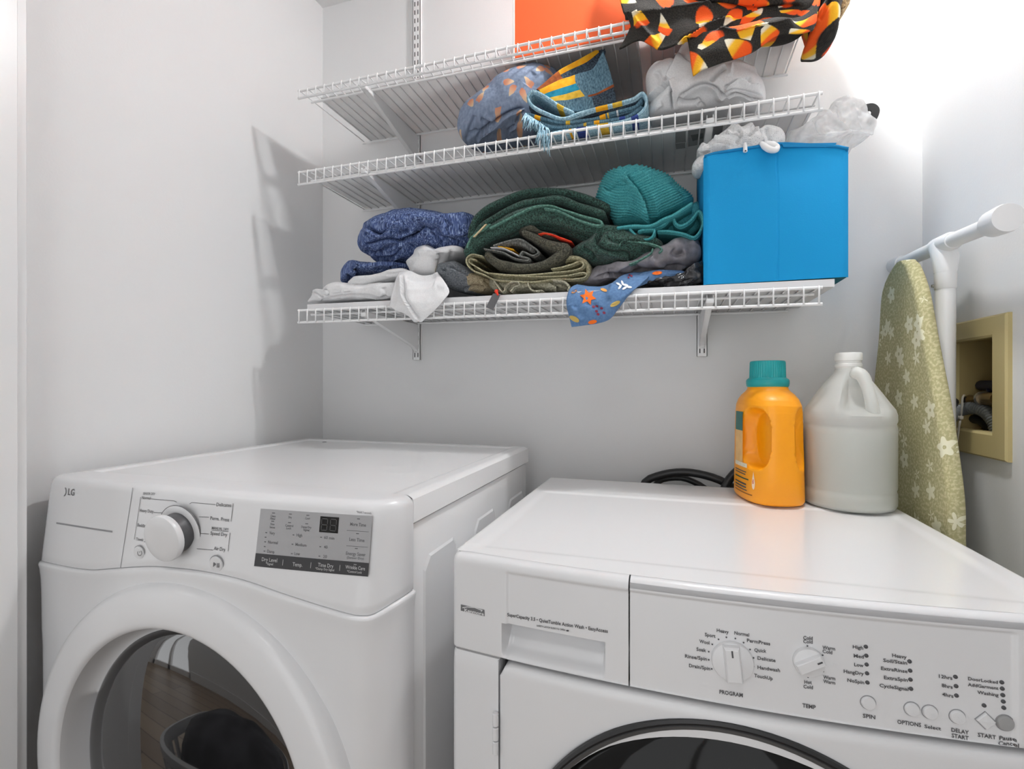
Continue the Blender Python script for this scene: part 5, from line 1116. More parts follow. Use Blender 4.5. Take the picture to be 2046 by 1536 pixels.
# white sheet
sh = thing('bed_sheet', 'crumpled white bed sheet with one corner hanging over the lowest shelf edge', 'bed sheet', (-0.72, 1.2, 1.352))
cpart('fold', puff(kA([(105, 790), (165, 700), (165, 640), (200, 650), (265, 715), (300, 620), (360, 560), (470, 530), (560, 540), (700, 560), (900, 560), (1180, 540), (1330, 560), (1400, 640), (1330, 740), (1100, 745), (700, 765), (300, 785)]), 1.125, 1.098, 1.33,
     FL(kA, ([(170, 660), (230, 700), (290, 740)], 3, 0.006, 's'), ([(290, 690), (330, 640), (350, 720)], 3, 0.005, 'g'), ([(520, 640), (560, 700), (540, 740)], 4, 0.003, 'r'), ([(350, 740), (700, 700), (1000, 735), (1150, 730)], 3, 0.005, 's'), ([(1060, 600), (1090, 680), (1060, 740)], 4, 0.005, 'g')), amp=0.004, sc=22), C_WHITE, sh)
cpart('fold', puff(kA([(620, 550), (660, 500), (700, 470), (900, 450), (1080, 410), (1200, 380), (1330, 360), (1390, 400), (1330, 470), (1220, 500), (1000, 570), (850, 610), (740, 610), (660, 590)]), 1.13, 1.100, 1.32,
     FL(kA, ([(660, 580), (850, 590), (1000, 555), (1230, 480)], 3, 0.004, 'g'), ([(1080, 430), (1200, 430), (1320, 390)], 4, 0.004, 'g')), amp=0.003, sc=20, seed=4), C_WHITE, sh)
cpart('fold', puff(kA([(1390, 330), (1380, 290), (1480, 200), (1500, 140), (1550, 95), (1650, 70), (1730, 110), (1790, 130), (1900, 95), (2060, 90), (2090, 160), (1960, 230), (1870, 300), (1790, 480), (1600, 520), (1450, 460)]), 1.16, 1.108, 1.33,
     FL(kA, ([(1500, 165), (1600, 145), (1740, 160), (1780, 240)], 4, 0.008, 's'), ([(1430, 260), (1400, 330), (1420, 400)], 3, 0.006, 'g'), ([(1790, 150), (1800, 260), (1780, 400)], 6, 0.006, 'g'), ([(1920, 110), (1930, 200), (1900, 260)], 3, 0.006, 'g')), amp=0.003, sc=18, seed=6), C_WHITE, sh)
V, F, uv, G, n = patch([[(797, 543, 1.112), (815, 540, 1.108), (845, 550, 1.108), (874, 544, 1.112)], [(789, 566, 1.085), (812, 566, 1.080), (848, 572, 1.082), (889, 564, 1.086)], [(779, 602, 1.063), (806, 600, 1.055), (850, 600, 1.055), (897, 583, 1.066)],
     [(778, 611, 1.060), (808, 617, 1.052), (850, 618, 1.052), (884, 603, 1.061)], [(801, 624, 1.058), (820, 631, 1.054), (842, 636, 1.054), (864, 624, 1.058)], [(834, 640, 1.058), (837, 642, 1.057), (841, 643.5, 1.057), (846, 640, 1.058)]], 50, 60, 0.0018,
     FL(kA, ([(1300, 440), (1310, 560), (1320, 720), (1400, 860), (1530, 1040)], 4, 0.010, 's'), ([(1330, 480), (1560, 500), (1740, 450)], 5, 0.006, 'g'), ([(1330, 640), (1500, 640), (1760, 610)], 5, 0.004, 'r'), ([(1700, 560), (1820, 600), (1880, 620)], 6, 0.004, 'r')), amp=0.0025, sc=26)
cpart('hanging_corner', (V, F, uv), C_WHITE, sh)
# blue heather bedding
hb = thing('bedding_bundle', 'rumpled blue heather jersey bedding folded on top of the white sheet', 'bedding', (-0.66, 1.22, 1.38))
cpart('bundle', puff(kB([(300, 560), (325, 470), (375, 390), (400, 310), (550, 225), (720, 150), (900, 92), (1050, 72), (1250, 78), (1450, 100), (1600, 135), (1720, 163), (1860, 163), (2010, 150), (2080, 300), (2040, 500), (1950, 640), (1600, 700), (1250, 760), (1080, 850), (900, 885), (700, 880), (560, 865), (505, 825), (480, 790), (400, 748), (330, 690)]), 1.19, 1.115, 1.34,
     FL(kB, ([(395, 312), (480, 398), (620, 445), (780, 375), (900, 300)], 2.2, 0.018, 'g'), ([(1300, 310), (1200, 370), (1100, 440), (950, 492)], 2.2, 0.014, 'g'), ([(450, 596), (600, 552), (760, 522), (900, 556)], 2.0, 0.013, 'g'), ([(1180, 300), (1300, 262), (1420, 265)], 2.0, 0.008, 'r'), ([(560, 700), (700, 730), (840, 700)], 2.0, 0.006, 'g'), ([(1060, 560), (1120, 640), (1080, 700)], 2.0, 0.005, 'g')) + FL(kB, ([(395, 310), (480, 395), (620, 440), (780, 370), (900, 295), (1100, 265), (1400, 245), (1600, 190)], 5, 0.0240, 's'), ([(1490, 300), (1380, 330), (1280, 300), (1200, 360), (1100, 430), (950, 485), (850, 475)], 4, 0.0180, 's'), ([(830, 480), (800, 420), (850, 350), (960, 340), (1010, 370)], 4, 0.0135, 'r'), ([(920, 430), (960, 400), (1080, 380)], 3, 0.0120, 'g'),
        ([(330, 610), (450, 590), (600, 545), (760, 515), (900, 550), (1150, 470)], 4, 0.0165, 's'), ([(350, 700), (560, 725), (700, 645), (850, 575), (1000, 545)], 4, 0.0120, 'g'), ([(540, 830), (750, 815), (850, 765), (950, 640)], 4, 0.0105, 's'), ([(560, 860), (800, 840), (1000, 850)], 3, 0.0090, 'g'),
        ([(1700, 230), (1640, 380), (1700, 460), (1900, 440)], 2.5, 0.0090, 'r'), ([(1290, 420), (1300, 580)], 2.5, 0.0075, 'r'), ([(1360, 370), (1450, 480), (1580, 610)], 3, 0.0120, 'g'), ([(1460, 330), (1540, 470), (1680, 600)], 3, 0.0120, 'g'), ([(1560, 470), (1700, 520), (1860, 600)], 3, 0.0105, 'g'),
        ([(1590, 210), (1640, 300), (1600, 380)], 3, 0.0105, 'g'), ([(1880, 290), (1930, 380), (2000, 380)], 3, 0.0135, 's'), ([(380, 430), (480, 440), (600, 430)], 3, 0.0105, 'g'), ([(620, 480), (640, 420), (700, 400)], 3, 0.0090, 'g'), ([(840, 230), (880, 260), (960, 270)], 2.5, 0.0090, 'g')), na=300, nr=90, amp=0.0035, sc=30, seed=9), C_HEATH, hb)
cpart('lower_layer', puff(kB([(60, 1175), (55, 1090), (90, 980), (170, 890), (240, 865), (400, 875), (700, 905), (1010, 890), (1020, 960), (900, 990), (620, 1055), (320, 1085), (180, 1180), (110, 1200)]), 1.18, 1.118, 1.33,
     FL(kB, ([(250, 880), (210, 980), (200, 1080)], 4, 0.012, 's'), ([(90, 1040), (150, 1070), (190, 1060)], 3, 0.008, 'g'), ([(500, 960), (700, 990), (950, 930)], 3, 0.006, 'g'), ([(750, 960), (850, 930), (950, 915)], 3, 0.007, 's')), amp=0.003, sc=30, seed=12), C_HEATH, hb)
# big dark green bath towel: folded layers
gt = thing('bath_towel', 'thick dark green bath towel folded in arching layers', 'towel', (-0.40, 1.22, 1.40))
cpart('layer', ribbon(kC([(285, 520), (300, 440), (345, 360), (480, 275), (640, 207), (820, 182), (1000, 196), (1180, 250), (1290, 300)]), 1.135, 1.345, 0.017, amp=0.003, seed=1.2), C_DKGR, gt)
cpart('layer', ribbon(kC([(300, 560), (360, 450), (470, 370), (650, 285), (830, 245), (960, 248), (1100, 300), (1260, 350)]), 1.120, 1.34, 0.017, amp=0.003, seed=2.2), C_DKGR, gt)
cpart('hem', ribbon(kC([(432, 455), (520, 410), (640, 350), (760, 300), (880, 292), (960, 320), (1100, 365), (1230, 400), (1255, 425), (1235, 440), (1160, 425), (1040, 380), (930, 330), (830, 315)]), 1.104, 1.30, 0.0058, amp=0.002, seed=3.1), C_DKGR2, gt)
cpart('layer', ribbon(kC([(262, 640), (300, 575), (400, 500), (520, 440), (650, 375), (800, 350), (950, 375), (1100, 430), (1250, 470), (1400, 480)]), 1.112, 1.34, 0.034, amp=0.004, seed=4.4, taper=(0.75, 1, 1.25, 1.3, 1.1, 0.9, 0.8)), C_DKGR, gt)
cpart('layer', ribbon(kC([(560, 470), (700, 420), (850, 415), (1000, 450), (1150, 500), (1300, 520)]), 1.135, 1.33, 0.030, amp=0.003, seed=5.4), C_DKGR, gt)
cpart('hem', ribbon(kC([(265, 600), (300, 520), (380, 470), (430, 430)]), 1.108, 1.30, 0.006, amp=0.001, seed=6.0), C_DKGR2, gt)
V, F = strip([P(*kC([(400, 432)])[0], y=1.106), P(*kC([(360, 475)])[0], y=1.104), P(*kC([(312, 525)])[0], y=1.104)], 0.0022, 0.0045); part('care_label', V, F, mat('cream_tape', srgb(222, 200, 160), 0.8), gt, smooth=False)
# dark green hand towel
g2 = thing('hand_towel', 'small crumpled dark green towel lying under the teal towel', 'towel', (-0.20, 1.2, 1.39))
cpart('bundle', puff(kC([(1020, 645), (1090, 580), (1150, 560), (1210, 530), (1250, 490), (1340, 472), (1440, 485), (1560, 520), (1690, 560), (1700, 620), (1640, 650), (1560, 690), (1450, 722), (1330, 745), (1180, 730), (1080, 690)]), 1.16, 1.102, 1.33,
     FL(kC, ([(1250, 500), (1205, 560), (1240, 610), (1330, 640), (1430, 650), (1455, 700)], 5, 0.012, 's'), ([(1290, 520), (1330, 550), (1390, 570)], 4, 0.008, 'g'), ([(1380, 590), (1400, 555), (1520, 560), (1690, 600)], 3, 0.009, 's'), ([(1450, 720), (1530, 660), (1620, 615)], 2.5, 0.006, 'r'), ([(1110, 600), (1180, 640), (1200, 700)], 4, 0.008, 'g')), na=240, nr=70, amp=0.004, sc=35, seed=15), C_DKGR, g2)
cpart('hem', ribbon(kC([(1380, 585), (1400, 560), (1520, 560), (1640, 580), (1690, 610), (1670, 635)]), 1.100, 1.25, 0.004, amp=0.001, seed=7.0), C_DKGR2, g2)
cpart('hem', ribbon(kC([(1455, 722), (1530, 690), (1610, 640), (1622, 612)]), 1.100, 1.22, 0.004, amp=0.001, seed=7.5), C_DKGR2, g2)
# teal ribbed towel
tt = thing('bath_towel', 'teal ribbed towel heaped on top of the pile', 'towel', (-0.13, 1.22, 1.46))
foldT = kC([(1420, 60), (1450, 110), (1520, 190), (1555, 250), (1580, 340), (1600, 440)])
hemT = kC([(1340, 395), (1480, 378), (1600, 395), (1700, 350), (1800, 300), (1900, 240)])
def ribs(uv, fv):
    d, s, t = polydist(uv, foldT); w = sstep(-14, 14, -d * s * -1)   # blend of the two panels
    ph = np.where(s < 0, (uv[:, 1] + 0.42 * uv[:, 0]), (uv[:, 1] - 0.24 * uv[:, 0] + 2.5 * np.sin(uv[:, 0] / 9.0)))
    dh, sh_, th_ = polydist(uv, hemT); amp = np.where(sh_ > 0, 0.15, 1.0) * np.clip(dh / 3.0, 0, 1)
    return 0.0020 * np.sin(ph * 2 * PI / 5.6) * np.where(sh_ > 0, 0.1, amp) * np.clip(d / 4, 0.3, 1)
cpart('bundle', puff(kC([(1208, 272), (1225, 200), (1250, 130), (1290, 75), (1390, 38), (1520, 25), (1640, 52), (1740, 88), (1830, 165), (1920, 245), (1900, 300), (1760, 362), (1620, 425), (1600, 448), (1480, 440), (1365, 462), (1310, 375), (1235, 315)]), 1.19, 1.112, 1.335,
     FL(kC, ([(1420, 60), (1450, 110), (1520, 190), (1555, 250), (1580, 340), (1605, 450)], 4, 0.014, 's'), ([(1250, 150), (1300, 190), (1420, 100), (1500, 60), (1640, 60)], 4, 0.010, 's'), ([(1290, 190), (1380, 150), (1440, 120)], 6, 0.012, 'g'), ([(1600, 160), (1640, 260), (1660, 400)], 7, 0.006, 'r'), ([(1760, 110), (1820, 170), (1870, 240)], 5, 0.007, 'g')), na=420, nr=150, amp=0.003, sc=16, seed=18, extra=ribs), C_TEAL, tt)
cpart('hem', ribbon(kC([(1365, 455), (1480, 440), (1600, 440), (1690, 400), (1800, 345), (1910, 275)]), 1.108, 1.20, 0.007, amp=0.001, seed=8), C_TEAL, tt)
cpart('lower_fold', ribbon(kC([(1455, 462), (1490, 500), (1520, 532), (1590, 538), (1632, 500), (1632, 470), (1560, 470), (1520, 480)]), 1.115, 1.26, 0.006, amp=0.002, seed=9), C_TEAL, tt)
cpart('lower_fold', ribbon(kC([(1600, 470), (1700, 430), (1770, 375), (1790, 420), (1830, 440), (1900, 400), (1965, 330), (1990, 430), (1930, 520), (1850, 500), (1740, 480), (1660, 480)]), 1.125, 1.29, 0.0065, amp=0.003, seed=10), C_TEAL, tt)
cpart('lower_fold', puff(kC([(1620, 450), (1760, 370), (1900, 290), (1960, 270), (1985, 350), (1975, 450), (1900, 520), (1750, 530), (1640, 500)]), 1.20, 1.165, 1.33, amp=0.004, sc=30, seed=22), C_TEAL, tt)
# olive towel with a striped cloth rolled inside
ot = thing('hand_towel', 'charcoal olive towel folded double in the middle of the pile', 'towel', (-0.36, 1.2, 1.36))
cpart('layer', ribbon(kD([(1120, 150), (1230, 200), (1400, 285), (1560, 340), (1650, 360), (1590, 440), (1450, 530), (1250, 590), (1000, 590), (800, 550), (690, 480), (650, 430)]), 1.104, 1.31, 0.0200, n=140, amp=0.002, seed=11, taper=(0.75, 0.95, 1.05, 1.25, 1.45, 1.3, 0.95, 0.95, 1.05, 1.15, 1.1, 0.9)), C_OLIVE, ot)
cpart('layer', puff(kD([(1080, 140), (1180, 90), (1300, 110), (1420, 190), (1600, 240), (1740, 290), (1720, 340), (1500, 330), (1250, 250), (1090, 200)]), 1.17, 1.112, 1.32, amp=0.003, sc=30, seed=25), C_OLIVE, ot)
sc_ = thing('waffle_cloth', 'thin grey striped cloth tucked inside the folded olive towel', 'cloth', (-0.37, 1.2, 1.38))
cpart('layer', ribbon(kD([(740, 320), (900, 268), (1080, 240), (1230, 330), (1310, 400), (1250, 445), (1180, 425), (1110, 400), (1085, 455), (1190, 485), (1180, 512), (1010, 482), (850, 405), (620, 362)]), 1.112, 1.28, 0.0048, n=140, amp=0.0012, seed=12), C_STRIPE, sc_)
cpart('layer', ribbon(kD([(860, 300), (1000, 270), (1120, 300), (1240, 380)]), 1.125, 1.27, 0.012, amp=0.001, seed=13), C_STRIPE, sc_)
cpart('edge_stripe', ribbon(kD([(700, 345), (840, 350), (960, 395), (1060, 450)]), 1.116, 1.26, 0.003, amp=0.0008, seed=13.5), C_WHITE, sc_)
cpart('edge_stripe', ribbon(kD([(800, 332), (880, 345), (985, 365)]), 1.118, 1.26, 0.003, amp=0.0005, seed=14), C_OR, sc_)
rc_ = thing('cloth_strip', 'bright red cloth edge showing between the olive and green towels', 'cloth', (-0.30, 1.2, 1.40))
cpart('edge', ribbon(kD([(1315, 175), (1400, 162), (1500, 185), (1620, 230), (1740, 268)]), 1.106, 1.24, 0.0042, amp=0.0005, seed=15, taper=(0.5, 1, 1, 1.1, 0.3)), C_RED, rc_)
# beige towel folded in thin layers
bt = thing('bath_towel', 'pale sage beige towel folded flat in thin layers under the olive towel', 'towel', (-0.36, 1.2, 1.36))
cpart('layer', ribbon(kD([(590, 455), (470, 432), (405, 475), (395, 545), (465, 632), (620, 695), (760, 760), (1000, 776), (1250, 786), (1500, 752), (1800, 746), (1915, 722), (1928, 682), (1880, 668), (1700, 702), (1400, 716), (1000, 706), (800, 692), (640, 662), (500, 582), (425, 532), (432, 492), (500, 500)]), 1.103, 1.30, 0.0042, n=200, amp=0.0012, seed=16), C_BEIGE, bt)
cpart('layer', ribbon(kD([(660, 672), (900, 694), (1200, 694), (1500, 668), (1750, 640), (1862, 605), (1888, 560), (1850, 520), (1740, 560), (1600, 600), (1480, 620)]), 1.101, 1.30, 0.0042, n=120, amp=0.0012, seed=17), C_BEIGE, bt)
cpart('layer', ribbon(kD([(1560, 540), (1680, 480), (1800, 478), (1920, 540), (1950, 640), (1940, 700)]), 1.118, 1.30, 0.011, amp=0.002, seed=18), C_BEIGE, bt)
cpart('layer', ribbon(kD([(500, 600), (620, 660), (800, 725), (1100, 745), (1400, 735), (1800, 715)]), 1.125, 1.30, 0.0085, amp=0.002, seed=19), C_BEIGE, bt)
# sage towel at the bottom
st_ = thing('hand_towel', 'grey sage towel with curled edges at the bottom of the pile', 'towel', (-0.36, 1.2, 1.347))
cpart('bundle', puff(kD([(640, 800), (720, 742), (1000, 775), (1300, 785), (1500, 758), (1660, 775), (1715, 850), (1705, 895), (1500, 908), (1100, 922), (850, 925), (740, 890)]), 1.15, 1.116, 1.30, FL(kD, ([(770, 760), (800, 850), (860, 920)], 4, 0.006, 's'), ([(1430, 800), (1550, 850), (1560, 900)], 4, 0.008, 's')), amp=0.004, sc=40, seed=28), C_SAGE, st_)
cpart('curled_edge', ribbon(kD([(740, 765), (790, 840), (850, 915), (875, 900), (885, 850), (960, 795), (1055, 790), (1062, 828), (1000, 852), (955, 905)]), 1.102, 1.26, 0.0040, n=110, amp=0.001, seed=20), C_SAGE, st_)
cpart('curled_edge', ribbon(kD([(1175, 795), (1205, 870), (1260, 898), (1360, 895)]), 1.102, 1.26, 0.0038, amp=0.001, seed=21), C_SAGE, st_)
cpart('curled_edge', ribbon(kD([(1500, 765), (1640, 785), (1705, 850), (1690, 895)]), 1.103, 1.27, 0.0060, amp=0.001, seed=22), C_SAGE, st_)
# grey and tan towel
gy = thing('hand_towel', 'grey and tan towel bunched against the hanging white sheet corner', 'towel', (-0.50, 1.2, 1.35))
cpart('bundle', puff(kD([(32, 700), (38, 620), (70, 572), (160, 542), (270, 530), (400, 600), (560, 690), (700, 745), (745, 800), (720, 895), (560, 925), (450, 928), (320, 905), (200, 880), (120, 810)]), 1.15, 1.104, 1.31,
     FL(kD, ([(60, 640), (150, 660), (230, 635), (330, 690), (420, 720)], 4, 0.012, 's'), ([(150, 600), (240, 610), (300, 640)], 4, 0.010, 'g'), ([(620, 760), (680, 800), (720, 860)], 4, 0.006, 'g'), ([(360, 880), (480, 850), (640, 860)], 4, 0.007, 's')), na=240, nr=70, amp=0.004, sc=32, seed=31), C_GTAN, gy)
# grey satin sheet and dark plastic
gs = thing('bed_sheet', 'shiny grey satin sheet crumpled beside the blue bin', 'bed sheet', (-0.10, 1.2, 1.35))
cpart('bundle', puff(kC([(1090, 885), (1130, 820), (1180, 770), (1300, 758), (1450, 735), (1600, 662), (1720, 620), (1775, 565), (1880, 530), (1955, 550), (1978, 660), (1930, 735), (1820, 775), (1650, 800), (1450, 810), (1300, 850), (1180, 890)]), 1.17, 1.108, 1.33,
     FL(kC, ([(1180, 830), (1300, 800), (1450, 790), (1700, 770), (1880, 740)], 5, 0.010, 's'), ([(1470, 720), (1520, 760), (1600, 780)], 5, 0.006, 'g'), ([(1600, 670), (1650, 720), (1720, 760)], 6, 0.006, 'r'), ([(1760, 620), (1800, 650), (1860, 640)], 6, 0.009, 'g'), ([(1900, 540), (1960, 620), (1960, 720)], 4, 0.008, 's'), ([(1290, 770), (1400, 780), (1480, 760)], 5, 0.006, 'r')), na=240, nr=70, amp=0.005, sc=22, seed=34), C_SATIN, gs)
m_film = mat('dark_plastic_film', (0.03, 0.03, 0.033), 0.18, var=0.3, vscale=20)
pb = thing('plastic_wrap', 'crinkled dark plastic wrap under the grey satin sheet', 'plastic bag', (0.0, 1.15, 1.345))
cpart('film', puff(kC([(1560, 870), (1680, 835), (1800, 820), (1900, 780), (1985, 700), (1990, 850), (1950, 870), (1870, 905), (1790, 905), (1720, 885), (1640, 885)]), 1.12, 1.085, 1.30, FL(kC, ([(1700, 870), (1800, 860), (1920, 830)], 3, 0.005, 's'), ([(1780, 840), (1860, 820)], 3, 0.004, 'r')), amp=0.006, sc=60, seed=36), m_film, pb)
# leaf-print pillowcase hanging over the edge
lp_ = thing('pillowcase', 'slate blue pillowcase with autumn leaf print hanging over the lowest shelf edge', 'pillowcase', (-0.18, 1.1, 1.28))
V, F, uv, G, n = patch([[(1153, 568, 1.108), (1180, 573, 1.106), (1215, 569, 1.106), (1244, 550, 1.112), (1292, 541, 1.130)], [(1138, 577, 1.076), (1172, 588, 1.071), (1215, 584, 1.071), (1252, 566, 1.076), (1303, 544, 1.118)], [(1132, 603, 1.062), (1168, 610, 1.052), (1208, 608, 1.052), (1245, 590, 1.058), (1279, 568, 1.078)],
     [(1136, 628, 1.060), (1168, 634, 1.050), (1205, 630, 1.050), (1232, 612, 1.055), (1253, 594, 1.066)], [(1142, 653, 1.060), (1168, 650, 1.052), (1195, 646, 1.052), (1219, 637, 1.056), (1233, 620, 1.062)]], 60, 60, 0.0028,
     FL(kE, ([(150, 1090), (180, 1200), (120, 1300)], 5, 0.006, 'g'), ([(480, 1070), (440, 1180), (330, 1280)], 6, 0.006, 'r'), ([(220, 1240), (330, 1260), (450, 1200)], 5, 0.004, 'g'), ([(80, 1250), (140, 1360), (200, 1420)], 6, 0.004, 'r')), amp=0.0025, sc=24, seed=40)
lpm = cpart('hanging_end', (V, F, uv), C_PRINT, lp_)
V, F, uv, G2, n2 = patch([[(1250, 556, 1.104), (1300, 541, 1.112), (1350, 540, 1.13), (1392, 548, 1.16)], [(1262, 566, 1.098), (1310, 549, 1.105), (1355, 546, 1.12), (1392, 552, 1.15)], [(1272, 574, 1.098), (1316, 557, 1.105), (1356, 551, 1.12), (1390, 556, 1.15)]], 50, 20, 0.0022, amp=0.002, sc=30, seed=42)
cpart('folded_band', (V, F, uv), C_PRINT, lp_)
def leaf_star(c, r, k=5, rot=0.0, inner=0.45): return [(c[0] + (r if i % 2 == 0 else r * inner) * math.cos(rot + PI * i / k) , c[1] + (r if i % 2 == 0 else r * inner) * math.sin(rot + PI * i / k)) for i in range(2 * k)]
def leaf_oval(c, a, b, rot): return [(c[0] + a * math.cos(t) * math.cos(rot) - b * math.sin(t) * math.sin(rot), c[1] + a * math.cos(t) * math.sin(rot) + b * math.sin(t) * math.cos(rot)) for t in np.linspace(0, 2 * PI, 12, endpoint=False)]
d_or = mat('print_orange', srgb(240, 112, 24), 0.85); d_wh = mat('print_white', srgb(235, 238, 240), 0.85); d_go = mat('print_gold', srgb(196, 168, 92), 0.85); d_re = mat('print_wine', srgb(128, 44, 68), 0.85); d_tan = mat('print_tan', srgb(170, 120, 80), 0.85)
def pr_leaf(px, m): part('leaf_print', decal(px, G, n), [tuple(range(len(px)))], m, lpm, smooth=False)
pr_leaf(leaf_star((1175, 594), 17, 6, 0.2, 0.5), d_or); pr_leaf(leaf_oval((1207, 580), 7, 3, 0.3), mat('print_apricot', srgb(232, 168, 90), 0.85)); pr_leaf(leaf_oval((1229, 607), 11, 4, -0.5), d_go); pr_leaf(leaf_oval((1148, 637), 11, 5, 0.5), d_go); pr_leaf(leaf_oval((1184, 643), 9, 4, -0.2), d_or); pr_leaf(leaf_oval((1147, 583), 6, 3, -0.5), d_tan)
for q in ((1186, 613), (1193, 612), (1202, 616), (1192, 622), (1195, 628), (1207, 625)): pr_leaf(leaf_oval(q, 3.2, 2.6, 0.4), d_re)
for q, r in (((1236, 568), 0.5), ((1244, 566), 1.2), ((1250, 570), 0.2), ((1239, 574), 2.2), ((1248, 576), 2.6), ((1257, 574), 0.1)): pr_leaf(leaf_oval(q, 5.5, 2.2, r), d_wh)
part('leaf_print', decal(leaf_oval((1313, 546), 10, 3.5, -0.1), G2, n2), [tuple(range(12))], d_or, lpm, smooth=False)
for q in ((1256, 555), (1262, 552), (1258, 550)): pr_leaf(leaf_oval(q, 2.2, 2.0, 0.4), d_re)
# swing tag
tg = thing('swing_tag', 'small grey paper tag on a red loop hanging below the sage towel', 'tag', (-0.40, 1.078, 1.31))
q = [P(*p, y=1.064) for p in kD([(735, 935), (835, 940), (735, 1148), (645, 1112)])]
part('card', *loft([[tuple(p) for p in q], [tuple(p + np.array([0, 0.0008, 0])) for p in q]], flip=True), mat('grey_card', (0.13, 0.13, 0.135), 0.5), tg, smooth=False)
part('loop', *tube([P(*p, y=yy) for p, yy in zip(kD([(800, 960), (785, 925), (775, 905), (800, 895)]), (1.064, 1.066, 1.09, 1.11))], [0.002, 0.004, 0.004, 0.002], 8, 14), C_RED, tg)

# ------------------------------------------------------------------ middle shelf
cf = thing('comforter', 'puffy slate blue comforter with orange leaf print on the middle shelf', 'comforter', (-0.50, 1.22, 1.70))
cpart('bundle', puff(kN([(55, 880), (80, 800), (150, 720), (230, 650), (320, 590), (430, 490), (560, 400), (700, 330), (820, 280), (950, 266), (1080, 300), (1120, 450), (1060, 600), (1000, 760), (900, 900), (740, 965), (560, 972), (400, 1000), (240, 1030), (110, 1035), (60, 960)]), 1.20, 1.105, 1.34,
     FL(kN, ([(205, 1030), (300, 905), (400, 825), (550, 725), (730, 660)], 5, 0.020, 's'), ([(95, 1000), (150, 945), (235, 900)], 3.5, 0.010, 'g'), ([(650, 830), (670, 740), (720, 680)], 3.5, 0.010, 'g'), ([(555, 965), (570, 890), (640, 840)], 4, 0.009, 's'), ([(460, 970), (465, 880), (440, 850)], 4, 0.006, 'g'), ([(260, 770), (330, 800), (380, 830)], 4, 0.008, 'g'), ([(300, 740), (370, 780), (420, 800)], 4, 0.006, 'r'), ([(120, 960), (160, 850), (200, 730)], 4, 0.006, 'g'), ([(740, 420), (800, 330), (830, 290)], 6, 0.005, 'g')), na=300, nr=90, amp=0.006, sc=14, seed=50), C_LEAF, cf)
# patchwork denim quilt
dq = thing('patchwork_quilt', 'folded denim patchwork quilt with orange stripes and a fringed edge', 'quilt', (-0.22, 1.15, 1.70))
def multi(V, F, uv, nu, nv, fn, mats, name, parent):
    o = part(name, V, F, mats[0], parent, sharp=0, uv=uv)
    for m in mats[1:]: o.data.materials.append(m)
    k = 0
    for j in range(nv - 1):
        for i in range(nu - 1):
            mi_ = fn((i + 0.5) / (nu - 1), (j + 0.5) / (nv - 1)); o.data.polygons[k].material_index = mi_; o.data.polygons[k + 1].material_index = mi_; k += 2
    return o
rows = [[(875, 468, 1.105), (1075, 370, 1.12), (1285, 298, 1.135), (1440, 245, 1.15), (1548, 60, 1.17)], [(900, 512, 1.100), (1095, 432, 1.115), (1305, 372, 1.13), (1480, 310, 1.15), (1603, 220, 1.17)], [(960, 556, 1.100), (1112, 502, 1.115), (1332, 452, 1.13), (1512, 420, 1.15), (1652, 390, 1.17)], [(1050, 600, 1.100), (1160, 572, 1.115), (1365, 540, 1.13), (1540, 500, 1.15), (1672, 480, 1.17)], [(1110, 650, 1.100), (1240, 690, 1.115), (1400, 670, 1.13), (1560, 620, 1.15), (1690, 600, 1.17)]]
V, F, uv, G, n = patch([[(*kN([(a, b)])[0], 1.10 + (y - 1.10) * 0.42) for a, b, y in r] for r in rows], 80, 60, 0.006, amp=0.002, sc=20, seed=60)
def qf(s, t):
    if s < 0.49:
        return 1 if t < 0.24 else 2 if t < 0.44 else 3 if t < 0.66 else 0
    if 0.66 < t + (s - 0.5) * 0.0 < 0.72 and s > 0.55: return 4
    return 5 if t > 0.72 and s > 0.6 else 0
multi(V, F, uv, 80, 60, qf, [C_DENIM, C_OR, C_CYAN, C_MUST, C_BROWN, C_DENIMD], 'front_panel', dq)
rows = [[(848, 462, 1.125), (960, 370, 1.14), (1090, 262, 1.16), (1310, 140, 1.18), (1515, 28, 1.21), (1546, 18, 1.20)], [(858, 466, 1.122), (1000, 395, 1.14), (1130, 330, 1.165), (1330, 220, 1.19), (1515, 90, 1.215), (1548, 40, 1.20)], [(870, 474, 1.118), (1070, 400, 1.145), (1280, 320, 1.18), (1440, 260, 1.20), (1530, 150, 1.22), (1552, 70, 1.19)]]
V, F, uv, G, n = patch([[(*kN([(a, b)])[0], 1.10 + (y - 1.10) * 0.42) for a, b, y in r] for r in rows], 70, 30, 0.005, amp=0.001, sc=20, seed=61)
multi(V, F, uv, 70, 30, lambda s, t: 1 if (t < 0.36 and 0.36 < s < 0.93) else (2 if s < 0.36 else 0), [C_DENIMD, C_OR, C_BROWN], 'inner_panel', dq)
r_ = ribbon(kN([(1230, 700), (1090, 632), (900, 512), (800, 480), (757, 540), (800, 622), (950, 702), (1130, 762), (1300, 712), (1500, 655), (1700, 605), (1870, 555), (1960, 500), (2000, 560), (1985, 650), (1900, 730), (1750, 790), (1500, 838), (1300, 872), (1100, 900), (985, 925)]), 1.092, 1.22, 0.0072, n=240, amp=0.002, seed=62)
bands(cpart('folded_layer', r_, C_DENIML, dq), r_, 240, [(0.035, 0.06, C_MUST), (0.44, 0.48, C_OR), (0.50, 0.53, C_MUST), (0.695, 0.72, C_NAVY), (0.80, 0.835, C_MUST), (0.875, 0.91, C_NAVY), (0.925, 0.935, C_OR), (0.945, 0.955, C_WHITE)])
r_ = ribbon(kN([(735, 712), (880, 756), (1130, 804), (1400, 775), (1700, 690), (1880, 645), (1950, 570)]), 1.098, 1.22, 0.0085, n=140, amp=0.002, seed=63)
